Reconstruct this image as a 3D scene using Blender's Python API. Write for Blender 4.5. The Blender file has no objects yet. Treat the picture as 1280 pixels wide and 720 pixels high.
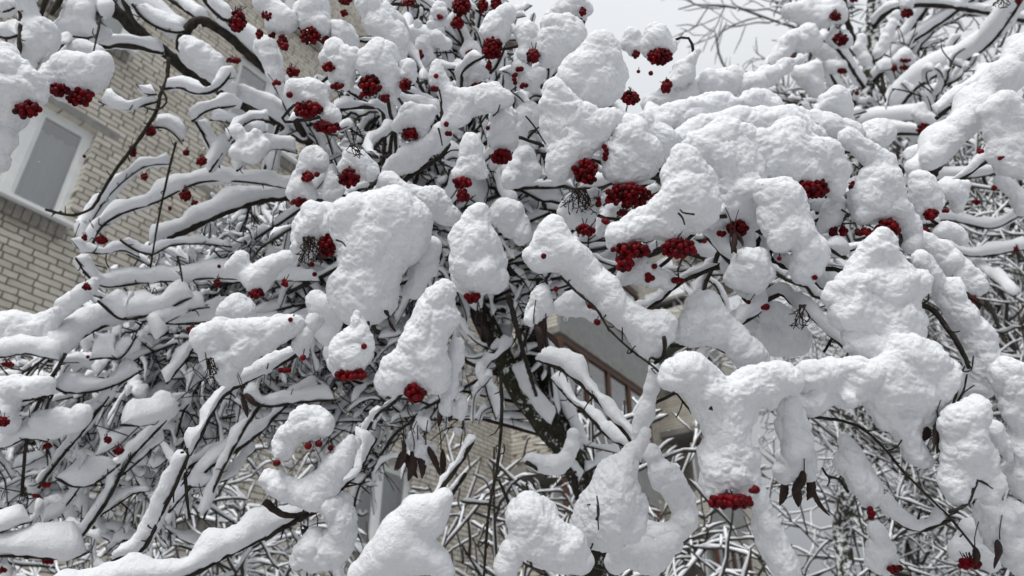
import bpy, math, random
import numpy as np

# ------------------------------------------------------------------ camera, sky, light, exposure
S = bpy.context.scene
COL = S.collection
R = math.radians
FPX = 924.0                      # focal length in pixels of a 1280 wide frame
PITCH = R(30)
CAM = np.array([0.0, 0.0, 1.6])
FW = np.array([0.0, math.cos(PITCH), math.sin(PITCH)])
RT = np.array([1.0, 0.0, 0.0])
UP = np.array([0.0, -math.sin(PITCH), math.cos(PITCH)])

cd = bpy.data.cameras.new('camera')
cam = bpy.data.objects.new('camera', cd)
COL.objects.link(cam)
cam.location = CAM
cam.rotation_euler = (R(90) + PITCH, 0, 0)
cd.sensor_width = 36
cd.lens = FPX / 1280 * 36
cd.clip_start = 0.02
cd.clip_end = 2000
cd.dof.use_dof = True
cd.dof.focus_distance = 1.02
cd.dof.aperture_fstop = 6.3
S.camera = cam

SUN_EL, SUN_ROT = R(50), R(208)
w = bpy.data.worlds.new('World')
S.world = w
w.use_nodes = True
nt = w.node_tree
nt.nodes.clear()
out = nt.nodes.new('ShaderNodeOutputWorld')
bg = nt.nodes.new('ShaderNodeBackground')
sky = nt.nodes.new('ShaderNodeTexSky')
sky.sky_type = 'NISHITA'
sky.sun_disc = False
sky.sun_elevation = SUN_EL
sky.sun_rotation = SUN_ROT
sky.dust_density = 4.0
hs = nt.nodes.new('ShaderNodeHueSaturation')
hs.inputs['Saturation'].default_value = 0.10
mx = nt.nodes.new('ShaderNodeMixRGB')        # cloud deck: mostly an even pale grey
mx.inputs['Fac'].default_value = 0.8
tc = nt.nodes.new('ShaderNodeTexCoord')
cl = nt.nodes.new('ShaderNodeTexNoise')
cl.inputs['Scale'].default_value = 2.2
cl.inputs['Detail'].default_value = 5
cr = nt.nodes.new('ShaderNodeValToRGB')
cr.color_ramp.elements[0].position = 0.25
cr.color_ramp.elements[0].color = (7.9, 8.2, 8.6, 1)
cr.color_ramp.elements[1].position = 0.8
cr.color_ramp.elements[1].color = (9.0, 9.3, 9.6, 1)
nt.links.new(tc.outputs['Generated'], cl.inputs['Vector'])
nt.links.new(cl.outputs['Fac'], cr.inputs['Fac'])
nt.links.new(sky.outputs['Color'], hs.inputs['Color'])
nt.links.new(hs.outputs['Color'], mx.inputs['Color1'])
nt.links.new(cr.outputs['Color'], mx.inputs['Color2'])
# an overcast sky is about three times brighter overhead than at the horizon
sx = nt.nodes.new('ShaderNodeSeparateXYZ')
nt.links.new(tc.outputs['Generated'], sx.inputs[0])
gr = nt.nodes.new('ShaderNodeValToRGB')
gr.color_ramp.elements[0].position = 0.0
gr.color_ramp.elements[0].color = (0.27, 0.273, 0.278, 1)
gr.color_ramp.elements[1].position = 0.95
gr.color_ramp.elements[1].color = (1.3, 1.3, 1.3, 1)
ge = gr.color_ramp.elements.new(0.35)
ge.color = (0.60, 0.603, 0.61, 1)
ge = gr.color_ramp.elements.new(0.7)
ge.color = (1.0, 1.0, 1.0, 1)
nt.links.new(sx.outputs['Z'], gr.inputs['Fac'])
ml = nt.nodes.new('ShaderNodeMixRGB')
ml.blend_type = 'MULTIPLY'
ml.inputs['Fac'].default_value = 1.0
nt.links.new(mx.outputs['Color'], ml.inputs['Color1'])
nt.links.new(gr.outputs['Color'], ml.inputs['Color2'])
nt.links.new(ml.outputs['Color'], bg.inputs['Color'])
bg.inputs['Strength'].default_value = 0.06
nt.links.new(bg.outputs['Background'], out.inputs['Surface'])

sd = bpy.data.lights.new('sun', 'SUN')
sd.energy = 1.5
sd.angle = R(28)
sd.color = (1.0, 0.985, 0.96)
sun = bpy.data.objects.new('sun', sd)
COL.objects.link(sun)
sun.rotation_euler = (R(90) - SUN_EL, 0, R(180) - SUN_ROT)

S.view_settings.view_transform = 'Standard'
S.view_settings.look = 'None'
S.view_settings.exposure = 0.84
S.view_settings.gamma = 1.0
S.view_settings.use_curve_mapping = False
S.render.engine = 'CYCLES'
S.cycles.max_bounces = 8
S.cycles.diffuse_bounces = 5

random.seed(7)
RNG = np.random.default_rng(11)
rnd = lambda a, b: a + (b - a) * random.random()


def px(x, y, d):
    """point at depth d metres along the viewing axis that stands at pixel x, y of the 1280x720 photograph"""
    return CAM + d * (FW + RT * ((x - 640) / FPX) - UP * ((y - 360) / FPX))


# ------------------------------------------------------------------ materials
def mat(name):
    m = bpy.data.materials.new(name)
    m.use_nodes = True
    n = m.node_tree
    b = n.nodes['Principled BSDF']
    return m, n, b


def noise_node(n, scale, detail=4, rough=0.6, coord='Object'):
    t = n.nodes.new('ShaderNodeTexCoord')
    x = n.nodes.new('ShaderNodeTexNoise')
    x.inputs['Scale'].default_value = scale
    x.inputs['Detail'].default_value = detail
    x.inputs['Roughness'].default_value = rough
    n.links.new(t.outputs[coord], x.inputs['Vector'])
    return x


def ramp(n, src, stops):
    r = n.nodes.new('ShaderNodeValToRGB')
    e = r.color_ramp.elements
    while len(e) < len(stops):
        e.new(0.5)
    for i, (p, c) in enumerate(stops):
        e[i].position = p
        e[i].color = (*c, 1)
    n.links.new(src, r.inputs['Fac'])
    return r


def bump(n, b, src, dist, strength=1.0):
    u = n.nodes.new('ShaderNodeBump')
    u.inputs['Distance'].default_value = dist
    u.inputs['Strength'].default_value = strength
    n.links.new(src, u.inputs['Height'])
    n.links.new(u.outputs['Normal'], b.inputs['Normal'])
    return u


def make_snow(name, fine, dist, sss=False):
    m, n, b = mat(name)
    b.inputs['Base Color'].default_value = (0.795, 0.81, 0.835, 1)
    b.inputs['Roughness'].default_value = 0.75
    b.inputs['Specular IOR Level'].default_value = 0.25
    b.inputs['Subsurface Weight'].default_value = 0.5 if sss else 0.0
    b.inputs['Subsurface Radius'].default_value = (1.0, 1.05, 1.15)
    b.inputs['Subsurface Scale'].default_value = 0.005
    a = noise_node(n, fine, 6, 0.72)
    c = noise_node(n, fine * 0.3, 4, 0.6)
    ad = n.nodes.new('ShaderNodeMath')
    ad.operation = 'MULTIPLY_ADD'
    n.links.new(c.outputs['Fac'], ad.inputs[0])
    ad.inputs[1].default_value = 1.6
    n.links.new(a.outputs['Fac'], ad.inputs[2])
    bump(n, b, ad.outputs[0], dist)
    return m


SNOW = make_snow('fluffy_snow', 280, 0.0024)
SNOW_FAR = make_snow('settled_snow', 120, 0.0025)


def make_bark(name, dark, light, snowy=0.0, moss=0.0):
    m, n, b = mat(name)
    a = noise_node(n, 60, 6, 0.7)
    r = ramp(n, a.outputs['Fac'], [(0.35, dark), (0.7, light)])
    last = r.outputs['Color']
    if moss:
        k = noise_node(n, 9, 5, 0.65)
        f = ramp(n, k.outputs['Fac'], [(0.45, (0, 0, 0)), (0.62, (moss, moss, moss))])
        x = n.nodes.new('ShaderNodeMixRGB')
        n.links.new(f.outputs['Color'], x.inputs['Fac'])
        n.links.new(last, x.inputs['Color1'])
        x.inputs['Color2'].default_value = (0.05, 0.058, 0.022, 1)
        last = x.outputs['Color']
    if snowy:
        k = noise_node(n, 38, 8, 0.75)
        f = ramp(n, k.outputs['Fac'], [(0.60 - snowy * 0.1, (0, 0, 0)), (0.64 - snowy * 0.1, (1, 1, 1))])
        x = n.nodes.new('ShaderNodeMixRGB')
        n.links.new(f.outputs['Color'], x.inputs['Fac'])
        n.links.new(last, x.inputs['Color1'])
        x.inputs['Color2'].default_value = (0.75, 0.77, 0.79, 1)
        last = x.outputs['Color']
    n.links.new(last, b.inputs['Base Color'])
    b.inputs['Roughness'].default_value = 0.85
    b.inputs['Specular IOR Level'].default_value = 0.2
    bump(n, b, a.outputs['Fac'], 0.004)
    return m


BARK = make_bark('wet_bark', (0.012, 0.010, 0.008), (0.05, 0.042, 0.034))
TRUNK = make_bark('mossy_bark', (0.012, 0.011, 0.008), (0.04, 0.035, 0.027), 0.4, 0.3)
TRUNK_SNOWY = make_bark('snow_specked_bark', (0.02, 0.017, 0.013), (0.07, 0.06, 0.048), 1.0, 0.5)
FAR_BARK = make_bark('far_bark', (0.03, 0.027, 0.024), (0.08, 0.07, 0.06))


def make_berry():
    m, n, b = mat('rowan_berry_red')
    o = n.nodes.new('ShaderNodeNewGeometry')
    r = ramp(n, o.outputs['Random Per Island'], [(0.0, (0.03, 0.001, 0.002)), (0.3, (0.085, 0.001, 0.0035)), (0.8, (0.125, 0.0015, 0.005)), (1.0, (0.18, 0.003, 0.006))])
    n.links.new(r.outputs['Color'], b.inputs['Base Color'])
    b.inputs['Roughness'].default_value = 0.45
    b.inputs['Specular IOR Level'].default_value = 0.1
    a = noise_node(n, 300, 3)
    bump(n, b, a.outputs['Fac'], 0.0012)
    return m


def plain(name, c, rough=0.6, nscale=None, var=0.25, bdist=0.0, spec=0.3):
    m, n, b = mat(name)
    b.inputs['Roughness'].default_value = rough
    b.inputs['Specular IOR Level'].default_value = spec
    if nscale:
        a = noise_node(n, nscale, 5, 0.65)
        lo = tuple(v * (1 - var) for v in c)
        hi = tuple(min(1, v * (1 + var)) for v in c)
        r = ramp(n, a.outputs['Fac'], [(0.3, lo), (0.7, hi)])
        n.links.new(r.outputs['Color'], b.inputs['Base Color'])
        if bdist:
            bump(n, b, a.outputs['Fac'], bdist)
    else:
        b.inputs['Base Color'].default_value = (*c, 1)
    return m


BERRY = make_berry()
CALYX = plain('dark_calyx', (0.02, 0.008, 0.006), 0.8)
LEAF = plain('withered_leaf_brown', (0.024, 0.011, 0.009), 0.6, 90, 0.5, 0.001)
DARKENED_SNOW = plain('darkened_ground_snow', (0.42, 0.42, 0.43), 0.9, 1.5, 0.35, 0.01)  # out-of-view ground snow, darkened so less light bounces onto the undersides
FRAME = plain('white_window_paint', (0.74, 0.76, 0.75), 0.4, 6, 0.06)
SILLM = plain('white_sheet_metal', (0.78, 0.79, 0.79), 0.35, 5, 0.05)
CONCRETE = plain('grey_concrete', (0.24, 0.235, 0.22), 0.9, 7, 0.25, 0.004)
BROWN = plain('brown_painted_wood', (0.075, 0.035, 0.02), 0.6, 14, 0.35, 0.002)
GREYP = plain('grey_panel', (0.23, 0.23, 0.225), 0.7, 4, 0.15)
ROOFM = plain('dull_roof_felt', (0.14, 0.12, 0.105), 0.9, 3, 0.2)
ROWLOCK = plain('weathered_edge_brick', (0.23, 0.215, 0.19), 0.9, 12, 0.35, 0.005)


def make_curtain():
    m, n, b = mat('pale_curtain')
    b.inputs['Base Color'].default_value = (0.62, 0.63, 0.62, 1)
    b.inputs['Roughness'].default_value = 0.9
    return m


CURTAIN = make_curtain()
ROOM = plain('dark_room', (0.03, 0.03, 0.03), 0.9)


def make_glass():
    m, n, b = mat('window_glass')
    n.nodes.remove(b)
    o = n.nodes['Material Output']
    t = n.nodes.new('ShaderNodeBsdfTransparent')
    t.inputs['Color'].default_value = (0.80, 0.84, 0.84, 1)
    g = n.nodes.new('ShaderNodeBsdfGlossy')
    g.inputs['Roughness'].default_value = 0.03
    f = n.nodes.new('ShaderNodeFresnel')
    f.inputs['IOR'].default_value = 1.6
    k = n.nodes.new('ShaderNodeMath')
    k.operation = 'MULTIPLY_ADD'
    k.inputs[1].default_value = 1.6
    k.inputs[2].default_value = 0.22
    n.links.new(f.outputs['Fac'], k.inputs[0])
    x = n.nodes.new('ShaderNodeMixShader')
    n.links.new(k.outputs[0], x.inputs['Fac'])
    n.links.new(t.outputs[0], x.inputs[1])
    n.links.new(g.outputs[0], x.inputs[2])
    n.links.new(x.outputs[0], o.inputs['Surface'])
    return m


GLASS = make_glass()


def make_brick():
    m, n, b = mat('pale_silicate_brick')
    t = n.nodes.new('ShaderNodeTexCoord')
    wp = n.nodes.new('ShaderNodeTexNoise')
    wp.inputs['Scale'].default_value = 9
    wp.inputs['Detail'].default_value = 3
    n.links.new(t.outputs['Object'], wp.inputs['Vector'])
    sc = n.nodes.new('ShaderNodeMixRGB')
    sc.blend_type = 'LINEAR_LIGHT'
    sc.inputs['Fac'].default_value = 0.012
    n.links.new(t.outputs['Object'], sc.inputs['Color1'])
    n.links.new(wp.outputs['Color'], sc.inputs['Color2'])
    # object axes are x along the wall, z up: feed (x, z) to the brick pattern
    sp = n.nodes.new('ShaderNodeSeparateXYZ')
    cb = n.nodes.new('ShaderNodeCombineXYZ')
    n.links.new(sc.outputs['Color'], sp.inputs[0])
    n.links.new(sp.outputs['X'], cb.inputs['X'])
    n.links.new(sp.outputs['Z'], cb.inputs['Y'])
    br = n.nodes.new('ShaderNodeTexBrick')
    br.offset = 0.5
    br.squash = 0.62
    br.squash_frequency = 3
    br.inputs['Scale'].default_value = 1.0
    br.inputs['Brick Width'].default_value = 0.265
    br.inputs['Row Height'].default_value = 0.086
    br.inputs['Mortar Size'].default_value = 0.0085
    br.inputs['Mortar Smooth'].default_value = 0.25
    br.inputs['Bias'].default_value = -0.1
    br.inputs['Color1'].default_value = (0.64, 0.605, 0.535, 1)
    br.inputs['Color2'].default_value = (0.50, 0.467, 0.405, 1)
    br.inputs['Mortar'].default_value = (0.12, 0.108, 0.088, 1)
    n.links.new(cb.outputs[0], br.inputs['Vector'])
    a = noise_node(n, 3.0, 6, 0.7)
    r = ramp(n, a.outputs['Fac'], [(0.3, (0.74, 0.73, 0.71)), (0.7, (1.05, 1.05, 1.05))])
    x = n.nodes.new('ShaderNodeMixRGB')
    x.blend_type = 'MULTIPLY'
    x.inputs['Fac'].default_value = 1
    n.links.new(br.outputs['Color'], x.inputs['Color1'])
    n.links.new(r.outputs['Color'], x.inputs['Color2'])
    n.links.new(x.outputs['Color'], b.inputs['Base Color'])
    b.inputs['Roughness'].default_value = 0.9
    inv = n.nodes.new('ShaderNodeMath')
    inv.operation = 'SUBTRACT'
    inv.inputs[0].default_value = 1
    n.links.new(br.outputs['Fac'], inv.inputs[1])
    bump(n, b, inv.outputs[0], 0.012)
    return m


BRICK = make_brick()


# ------------------------------------------------------------------ mesh builders
class MB:
    """collects arrays of vertices and faces and links them as ONE mesh object"""

    def __init__(s):
        s.v, s.q, s.t, s.n = [], [], [], 0
        s.qm, s.tm = [], []

    def add(s, v, q=None, t=None, m=0):
        v = np.asarray(v, dtype=np.float64)
        s.v.append(v)
        if q is not None and len(q):
            s.q.append(np.asarray(q, dtype=np.int64) + s.n)
            s.qm.append(np.full(len(q), m))
        if t is not None and len(t):
            s.t.append(np.asarray(t, dtype=np.int64) + s.n)
            s.tm.append(np.full(len(t), m))
        s.n += len(v)

    def build(s, name, mats, parent=None, smooth=True, origin=None):
        if not s.v:
            return None
        v = np.concatenate(s.v)
        if origin is None:
            origin = (v.min(0) + v.max(0)) / 2
        origin = np.asarray(origin, dtype=float)
        me = bpy.data.meshes.new(name)
        q = np.concatenate(s.q) if s.q else np.zeros((0, 4), int)
        t = np.concatenate(s.t) if s.t else np.zeros((0, 3), int)
        nl = q.size + t.size
        me.vertices.add(len(v))
        me.vertices.foreach_set('co', (v - origin).astype(np.float32).ravel())
        me.loops.add(nl)
        me.loops.foreach_set('vertex_index', np.concatenate([q.ravel(), t.ravel()]).astype(np.int32))
        me.polygons.add(len(q) + len(t))
        st = np.concatenate([np.arange(len(q)) * 4, q.size + np.arange(len(t)) * 3]).astype(np.int32)
        me.polygons.foreach_set('loop_start', st)
        if not isinstance(mats, (list, tuple)):
            mats = [mats]
        for m in mats:
            me.materials.append(m)
        if len(mats) > 1:
            mi = np.concatenate((s.qm if s.q else []) + (s.tm if s.t else [])).astype(np.int32)
            me.polygons.foreach_set('material_index', mi)
        me.update(calc_edges=True)
        me.polygons.foreach_set('use_smooth', np.full(len(me.polygons), smooth))
        me.update()
        o = bpy.data.objects.new(name, me)
        COL.objects.link(o)
        o.location = origin
        if parent is not None:
            put(o, parent)
        return o


WLOC = {}


def wloc(o):
    p = np.array(o.location)
    while o.parent is not None:
        o = o.parent
        p = p + np.array(o.location)
    return p


def put(o, parent):
    """parent o (placed in world space) to an unrotated parent"""
    o.location = np.array(o.location) - wloc(parent)
    o.parent = parent


def tag(o, label, cat, group=None, kind=None):
    o['label'] = label
    o['category'] = cat
    if group:
        o['group'] = group
    if kind:
        o['kind'] = kind
    return o


def empty(name, loc):
    o = bpy.data.objects.new(name, None)
    COL.objects.link(o)
    o.location = loc
    o.empty_display_size = 0.2
    return o


# ---- noise
def _hash(i, j, k, seed):
    h = (i.astype(np.int64) * 73856093) ^ (j.astype(np.int64) * 19349663) ^ (k.astype(np.int64) * 83492791) ^ (seed * 2654435)
    h = h & 0xFFFFFFFF
    h = ((h ^ (h >> 16)) * 0x45d9f3b) & 0xFFFFFFFF
    h = ((h ^ (h >> 16)) * 0x45d9f3b) & 0xFFFFFFFF
    return h ^ (h >> 16)


def vnoise(P, seed=0):
    I = np.floor(P)
    F = P - I
    F = F * F * (3 - 2 * F)
    I = I.astype(np.int64)
    r = np.zeros(len(P))
    for a in (0, 1):
        for b in (0, 1):
            for c in (0, 1):
                h = _hash(I[:, 0] + a, I[:, 1] + b, I[:, 2] + c, seed) / 4294967295.0
                wt = (F[:, 0] if a else 1 - F[:, 0]) * (F[:, 1] if b else 1 - F[:, 1]) * (F[:, 2] if c else 1 - F[:, 2])
                r += wt * h
    return r * 2 - 1


def worley(P, seed=0):
    I = np.floor(P).astype(np.int64)
    F = P - I
    best = np.full(len(P), 9.0)
    for a in (-1, 0, 1):
        for b in (-1, 0, 1):
            for c in (-1, 0, 1):
                h = _hash(I[:, 0] + a, I[:, 1] + b, I[:, 2] + c, seed)
                dx = a + (h & 1023) / 1023.0 - F[:, 0]
                dy = b + ((h >> 10) & 1023) / 1023.0 - F[:, 1]
                dz = c + ((h >> 20) & 1023) / 1023.0 - F[:, 2]
                best = np.minimum(best, dx * dx + dy * dy + dz * dz)
    return np.sqrt(best)


def fluff(P, N, amp=1.0, s=1.0):
    """snow relief: billowing lumps of about 3 cm, smaller curds, fine grain"""
    W = P + 0.012 * s * np.stack([vnoise(P / (0.03 * s), 5), vnoise(P / (0.03 * s), 6), vnoise(P / (0.03 * s), 7)], 1)
    f1 = worley(W / (0.036 * s), 1)
    f2 = worley(W / (0.0175 * s), 2)
    f3 = worley(W / (0.0068 * s), 9)
    h = 0.0085 * s * (0.45 - f1 * f1 * 1.1) + 0.0050 * s * (0.45 - f2 * f2) * (0.75 + 0.5 * vnoise(P / (0.05 * s), 12)) + 0.0019 * s * (0.5 - f3 * f3) + 0.0010 * s * vnoise(P / (0.0032 * s), 3)
    h += 0.007 * s * vnoise(P / (0.07 * s), 4)
    return P + N * (h * amp)[:, None]


def vnormals(v, q):
    a, b, c, d = v[q[:, 0]], v[q[:, 1]], v[q[:, 2]], v[q[:, 3]]
    fn = np.cross(c - a, d - b)
    n = np.zeros_like(v)
    for i in range(4):
        np.add.at(n, q[:, i], fn)
    l = np.linalg.norm(n, axis=1)
    return n / np.maximum(l, 1e-12)[:, None]


# ---- blobs of snow: a smooth union of balls, meshed with surface nets
def surface_nets(f, org, h):
    neg = f < 0
    nx, ny, nz = f.shape
    cnt = np.zeros((nx - 1, ny - 1, nz - 1), int)
    for a in (0, 1):
        for b in (0, 1):
            for c in (0, 1):
                cnt += neg[a:nx - 1 + a, b:ny - 1 + b, c:nz - 1 + c]
    act = (cnt > 0) & (cnt < 8)
    idx = np.full(act.shape, -1)
    I = np.argwhere(act)
    idx[act] = np.arange(len(I))
    acc = np.zeros((len(I), 3))
    num = np.zeros(len(I))
    cor = [(a, b, c) for a in (0, 1) for b in (0, 1) for c in (0, 1)]
    vals = {k: f[I[:, 0] + k[0], I[:, 1] + k[1], I[:, 2] + k[2]] for k in cor}
    for k in cor:
        for ax in range(3):
            if k[ax] == 0:
                k2 = list(k)
                k2[ax] = 1
                k2 = tuple(k2)
                f0, f1 = vals[k], vals[k2]
                m = (f0 < 0) != (f1 < 0)
                t = np.where(m, f0 / np.where(m, f0 - f1, 1), 0)
                p = np.zeros((len(I), 3)) + np.array(k)
                p[:, ax] += t
                acc += np.where(m[:, None], p, 0)
                num += m
    V = (I + acc / np.maximum(num, 1)[:, None]) * h + org
    quads = []
    for ax in range(3):
        o1, o2 = [(1, 2), (2, 0), (0, 1)][ax]
        sl0 = [slice(1, -1)] * 3
        sl1 = [slice(1, -1)] * 3
        sl0[ax] = slice(0, -1)
        sl1[ax] = slice(1, None)
        n0, n1 = neg[tuple(sl0)], neg[tuple(sl1)]
        E = np.argwhere(n0 != n1)
        if not len(E):
            continue
        s0 = n0[E[:, 0], E[:, 1], E[:, 2]]
        base = E + 1
        base[:, ax] -= 1

        def cell(d1, d2):
            c = base.copy()
            c[:, o1] += d1
            c[:, o2] += d2
            return idx[c[:, 0], c[:, 1], c[:, 2]]
        a, b, c, d = cell(-1, -1), cell(0, -1), cell(0, 0), cell(-1, 0)
        q = np.stack([a, b, c, d], 1)
        q[~s0] = q[~s0][:, ::-1]
        quads.append(q)
    return V, np.concatenate(quads)


def blob_mesh(C, Rr, h, k):
    pad = k * 1.5 + 3 * h
    lo = (C - Rr[:, None]).min(0) - pad
    hi = (C + Rr[:, None]).max(0) + pad
    n = np.ceil((hi - lo) / h).astype(int) + 1
    acc = np.zeros(n)
    for c, r in zip(C, Rr):
        a = np.maximum(np.floor((c - r - 4 * k - lo) / h).astype(int), 0)
        b = np.minimum(np.ceil((c + r + 4 * k - lo) / h).astype(int) + 1, n)
        gx = lo[0] + np.arange(a[0], b[0]) * h - c[0]
        gy = lo[1] + np.arange(a[1], b[1]) * h - c[1]
        gz = lo[2] + np.arange(a[2], b[2]) * h - c[2]
        d = np.sqrt(gx[:, None, None] ** 2 + gy[None, :, None] ** 2 + gz[None, None, :] ** 2) - r
        acc[a[0]:b[0], a[1]:b[1], a[2]:b[2]] += np.exp(np.clip(-d / k, -40, 40))
    f = -k * np.log(acc + 1e-16)
    return surface_nets(f, lo, h)


def pillow(mb, d, circ, amp=1.0, jit=0.3, res=1.8, shrink=0.92):
    C, Q = [], []
    # fill the valleys between neighbouring balls so the heap reads as one drift
    ext = []
    for i in range(len(circ)):
        for j in range(i):
            a, b = circ[i], circ[j]
            g = math.hypot(a[0] - b[0], a[1] - b[1])
            if 0.95 * (a[2] + b[2]) <= g < 1.45 * (a[2] + b[2]) and min(a[2], b[2]) < 13:
                ext.append(((a[0] + b[0]) / 2, (a[1] + b[1]) / 2, min(a[2], b[2]) * 0.9))
            if g < 0.95 * (a[2] + b[2]) and g > 0.35 * max(a[2], b[2]):
                ext.append(((a[0] + b[0]) / 2, (a[1] + b[1]) / 2, 0.5 * (a[2] + b[2]) * 0.87))
    circ = list(circ) + ext
    for (x, y, r) in circ:
        rm = r * d / FPX
        C.append(px(x, y, d + rnd(-jit, jit) * rm))
        Q.append(rm * shrink)
    C, Q = np.array(C), np.array(Q)
    h = res * d / FPX
    V, F = blob_mesh(C, Q, h, 0.2 * float(Q.mean()) + 0.0008)
    N = vnormals(V, F)
    V = fluff(V, N, amp * 1.05, min(1.0, max(0.6, float(Q.mean()) / 0.015)))
    mb.add(V, F)


# ---- swept tubes: branches, and the snow that lies along them
def spline(P, n):
    P = np.asarray(P, float)
    if len(P) == 2:
        t = np.linspace(0, 1, n)[:, None]
        return P[0] * (1 - t) + P[1] * t
    A = np.vstack([2 * P[0] - P[1], P, 2 * P[-1] - P[-2]])
    seg = np.linalg.norm(np.diff(P, axis=0), axis=1)
    cum = np.concatenate([[0], np.cumsum(seg)])
    u = np.linspace(0, cum[-1], n)
    i = np.clip(np.searchsorted(cum, u, side='right') - 1, 0, len(P) - 2)
    t = ((u - cum[i]) / np.maximum(seg[i], 1e-9))[:, None]
    p0, p1, p2, p3 = A[i], A[i + 1], A[i + 2], A[i + 3]
    return 0.5 * (2 * p1 + (p2 - p0) * t + (2 * p0 - 5 * p1 + 4 * p2 - p3) * t ** 2 + (3 * p1 - p0 - 3 * p2 + p3) * t ** 3)


def frames(P):
    T = np.gradient(P, axis=0)
    T /= np.maximum(np.linalg.norm(T, axis=1), 1e-9)[:, None]
    z = np.array([0.0, 0.0, 1.0])
    L = np.cross(T, z)
    ln = np.linalg.norm(L, axis=1)
    bad = ln < 0.05
    L[bad] = np.array([1.0, 0.2, 0])
    L /= np.linalg.norm(L, axis=1)[:, None]
    U = np.cross(L, T)
    return T, L, U


def ring_faces(nr, ns, closed=True):
    i = np.arange(nr - 1)[:, None]
    j = np.arange(ns)[None, :]
    a = i * ns + j
    b = i * ns + (j + 1) % ns
    return np.stack([a, b, b + ns, a + ns], -1).reshape(-1, 4)


def tube(mb, P, r0, r1, ns=8, rough=0.12, m=0):
    T, L, U = frames(P)
    n = len(P)
    r = np.linspace(r0, r1, n)
    ph = np.linspace(0, 2 * math.pi, ns, endpoint=False)
    D = L[:, None, :] * np.cos(ph)[None, :, None] + U[:, None, :] * np.sin(ph)[None, :, None]
    V = P[:, None, :] + D * r[:, None, None]
    if rough:
        V = V + D * (r[:, None, None] * rough * RNG.standard_normal((n, ns))[:, :, None])
    V = V.reshape(-1, 3)
    V = np.vstack([V, P[0] - T[0] * r0 * 0.4, P[-1] + T[-1] * r1 * 0.6])
    j = np.arange(ns)
    t0 = np.stack([(j + 1) % ns, j, np.full(ns, n * ns)], 1)
    e = (n - 1) * ns
    t1 = np.stack([e + j, e + (j + 1) % ns, np.full(ns, n * ns + 1)], 1)
    mb.add(V, ring_faces(n, ns), np.vstack([t0, t1]), m)


def sleeve(mb, P, th, rb, ns=14, amp=0.6, wide=0.46, s=1.0, vary=0.28, relief=True, off=0.25):
    """snow lying along the branch P: th thickness above the branch, narrow at the crest, tapering at both ends"""
    T, L, U = frames(P)
    n = len(P)
    if n < 3:
        return
    u = np.linspace(0, 1, n)
    seed = random.randrange(1000)
    ln = np.concatenate([[0], np.cumsum(np.linalg.norm(np.diff(P, axis=0), axis=1))])
    q = np.zeros((n, 3))
    q[:, 0] = ln / (th * 2.2)
    k = 1 + 1.3 * vary * vnoise(q + 0.37, seed) + 0.8 * vary * vnoise(q * 2.7 + 0.11, seed + 1)
    end = np.minimum(1, np.minimum(ln, ln[-1] - ln) / (th * 0.34)) ** 0.45
    end = np.maximum(end, 0.02)
    h = th * k * end
    wd = (wide * th * (0.75 + 0.25 * k) + rb * 0.5) * end
    ph = np.linspace(0, 2 * math.pi, ns, endpoint=False)
    lat = np.cos(ph) * (1 - 0.22 * np.sin(ph))
    ver = 0.5 + 0.5 * np.sin(ph)
    # on a steep branch the snow sits on its upper side but still piles upward a little
    steep = np.abs(T[:, 2])[:, None]
    U2 = U * (1 - 0.35 * steep) + np.array([0, 0, 1.0]) * 0.35 * steep
    side = 0.12 * th * vnoise(q * 0.8 + 5.1, seed + 2)
    V = (P[:, None, :] + L[:, None, :] * (lat[None, :, None] * wd[:, None, None] + side[:, None, None])
         + U2[:, None, :] * (ver[None, :, None] * h[:, None, None] - off * rb))
    V = V.reshape(-1, 3)
    F = ring_faces(n, ns)
    if relief:
        V = fluff(V, vnormals(V, F), amp, s)
    V = np.vstack([V, V[:ns].mean(0), V[-ns:].mean(0)])
    j = np.arange(ns)
    e = (n - 1) * ns
    t = np.vstack([np.stack([(j + 1) % ns, j, np.full(ns, n * ns)], 1), np.stack([e + j, e + (j + 1) % ns, np.full(ns, n * ns + 1)], 1)])
    mb.add(V, F, t)


def chain(pts, d, d2=None, step=None):
    """photograph pixels with depth -> smooth world polyline"""
    pts = [tuple(p) for p in pts]
    d2 = d if d2 is None else d2
    n = len(pts)
    W = []
    for i, p in enumerate(pts):
        dd = p[2] if len(p) > 2 else d + (d2 - d) * i / max(1, n - 1)
        W.append(px(p[0], p[1], dd))
    W = np.array(W)
    L = np.linalg.norm(np.diff(W, axis=0), axis=1).sum()
    step = step or 0.006 * d
    return spline(W, int(max(5, L / step)))


# ---- berries, leaves, stalks
def uv_ball(ns=9, nr=6):
    v = [(0, 0, 1)]
    for i in range(1, nr):
        a = math.pi * i / nr
        for j in range(ns):
            b = 2 * math.pi * j / ns
            v.append((math.sin(a) * math.cos(b), math.sin(a) * math.sin(b), math.cos(a)))
    v.append((0, 0, -1))
    t0 = [(0, 1 + j, 1 + (j + 1) % ns) for j in range(ns)]
    q = []
    for i in range(nr - 2):
        for j in range(ns):
            a = 1 + i * ns + j
            b = 1 + i * ns + (j + 1) % ns
            q.append((a, a + ns, b + ns, b))
    e = 1 + (nr - 2) * ns
    t1 = [(len(v) - 1, e + (j + 1) % ns, e + j) for j in range(ns)]
    return np.array(v, float), np.array(q), np.array(t0), np.array(t1)


BALL = uv_ball(10, 7)
BALL_S = uv_ball(7, 5)


def rot_rand():
    q = RNG.standard_normal(4)
    q /= np.linalg.norm(q)
    a, b, c, d = q
    return np.array([[1 - 2 * (c * c + d * d), 2 * (b * c - a * d), 2 * (b * d + a * c)],
                     [2 * (b * c + a * d), 1 - 2 * (b * b + d * d), 2 * (c * d - a * b)],
                     [2 * (b * d - a * c), 2 * (c * d + a * b), 1 - 2 * (b * b + c * c)]])


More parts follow.
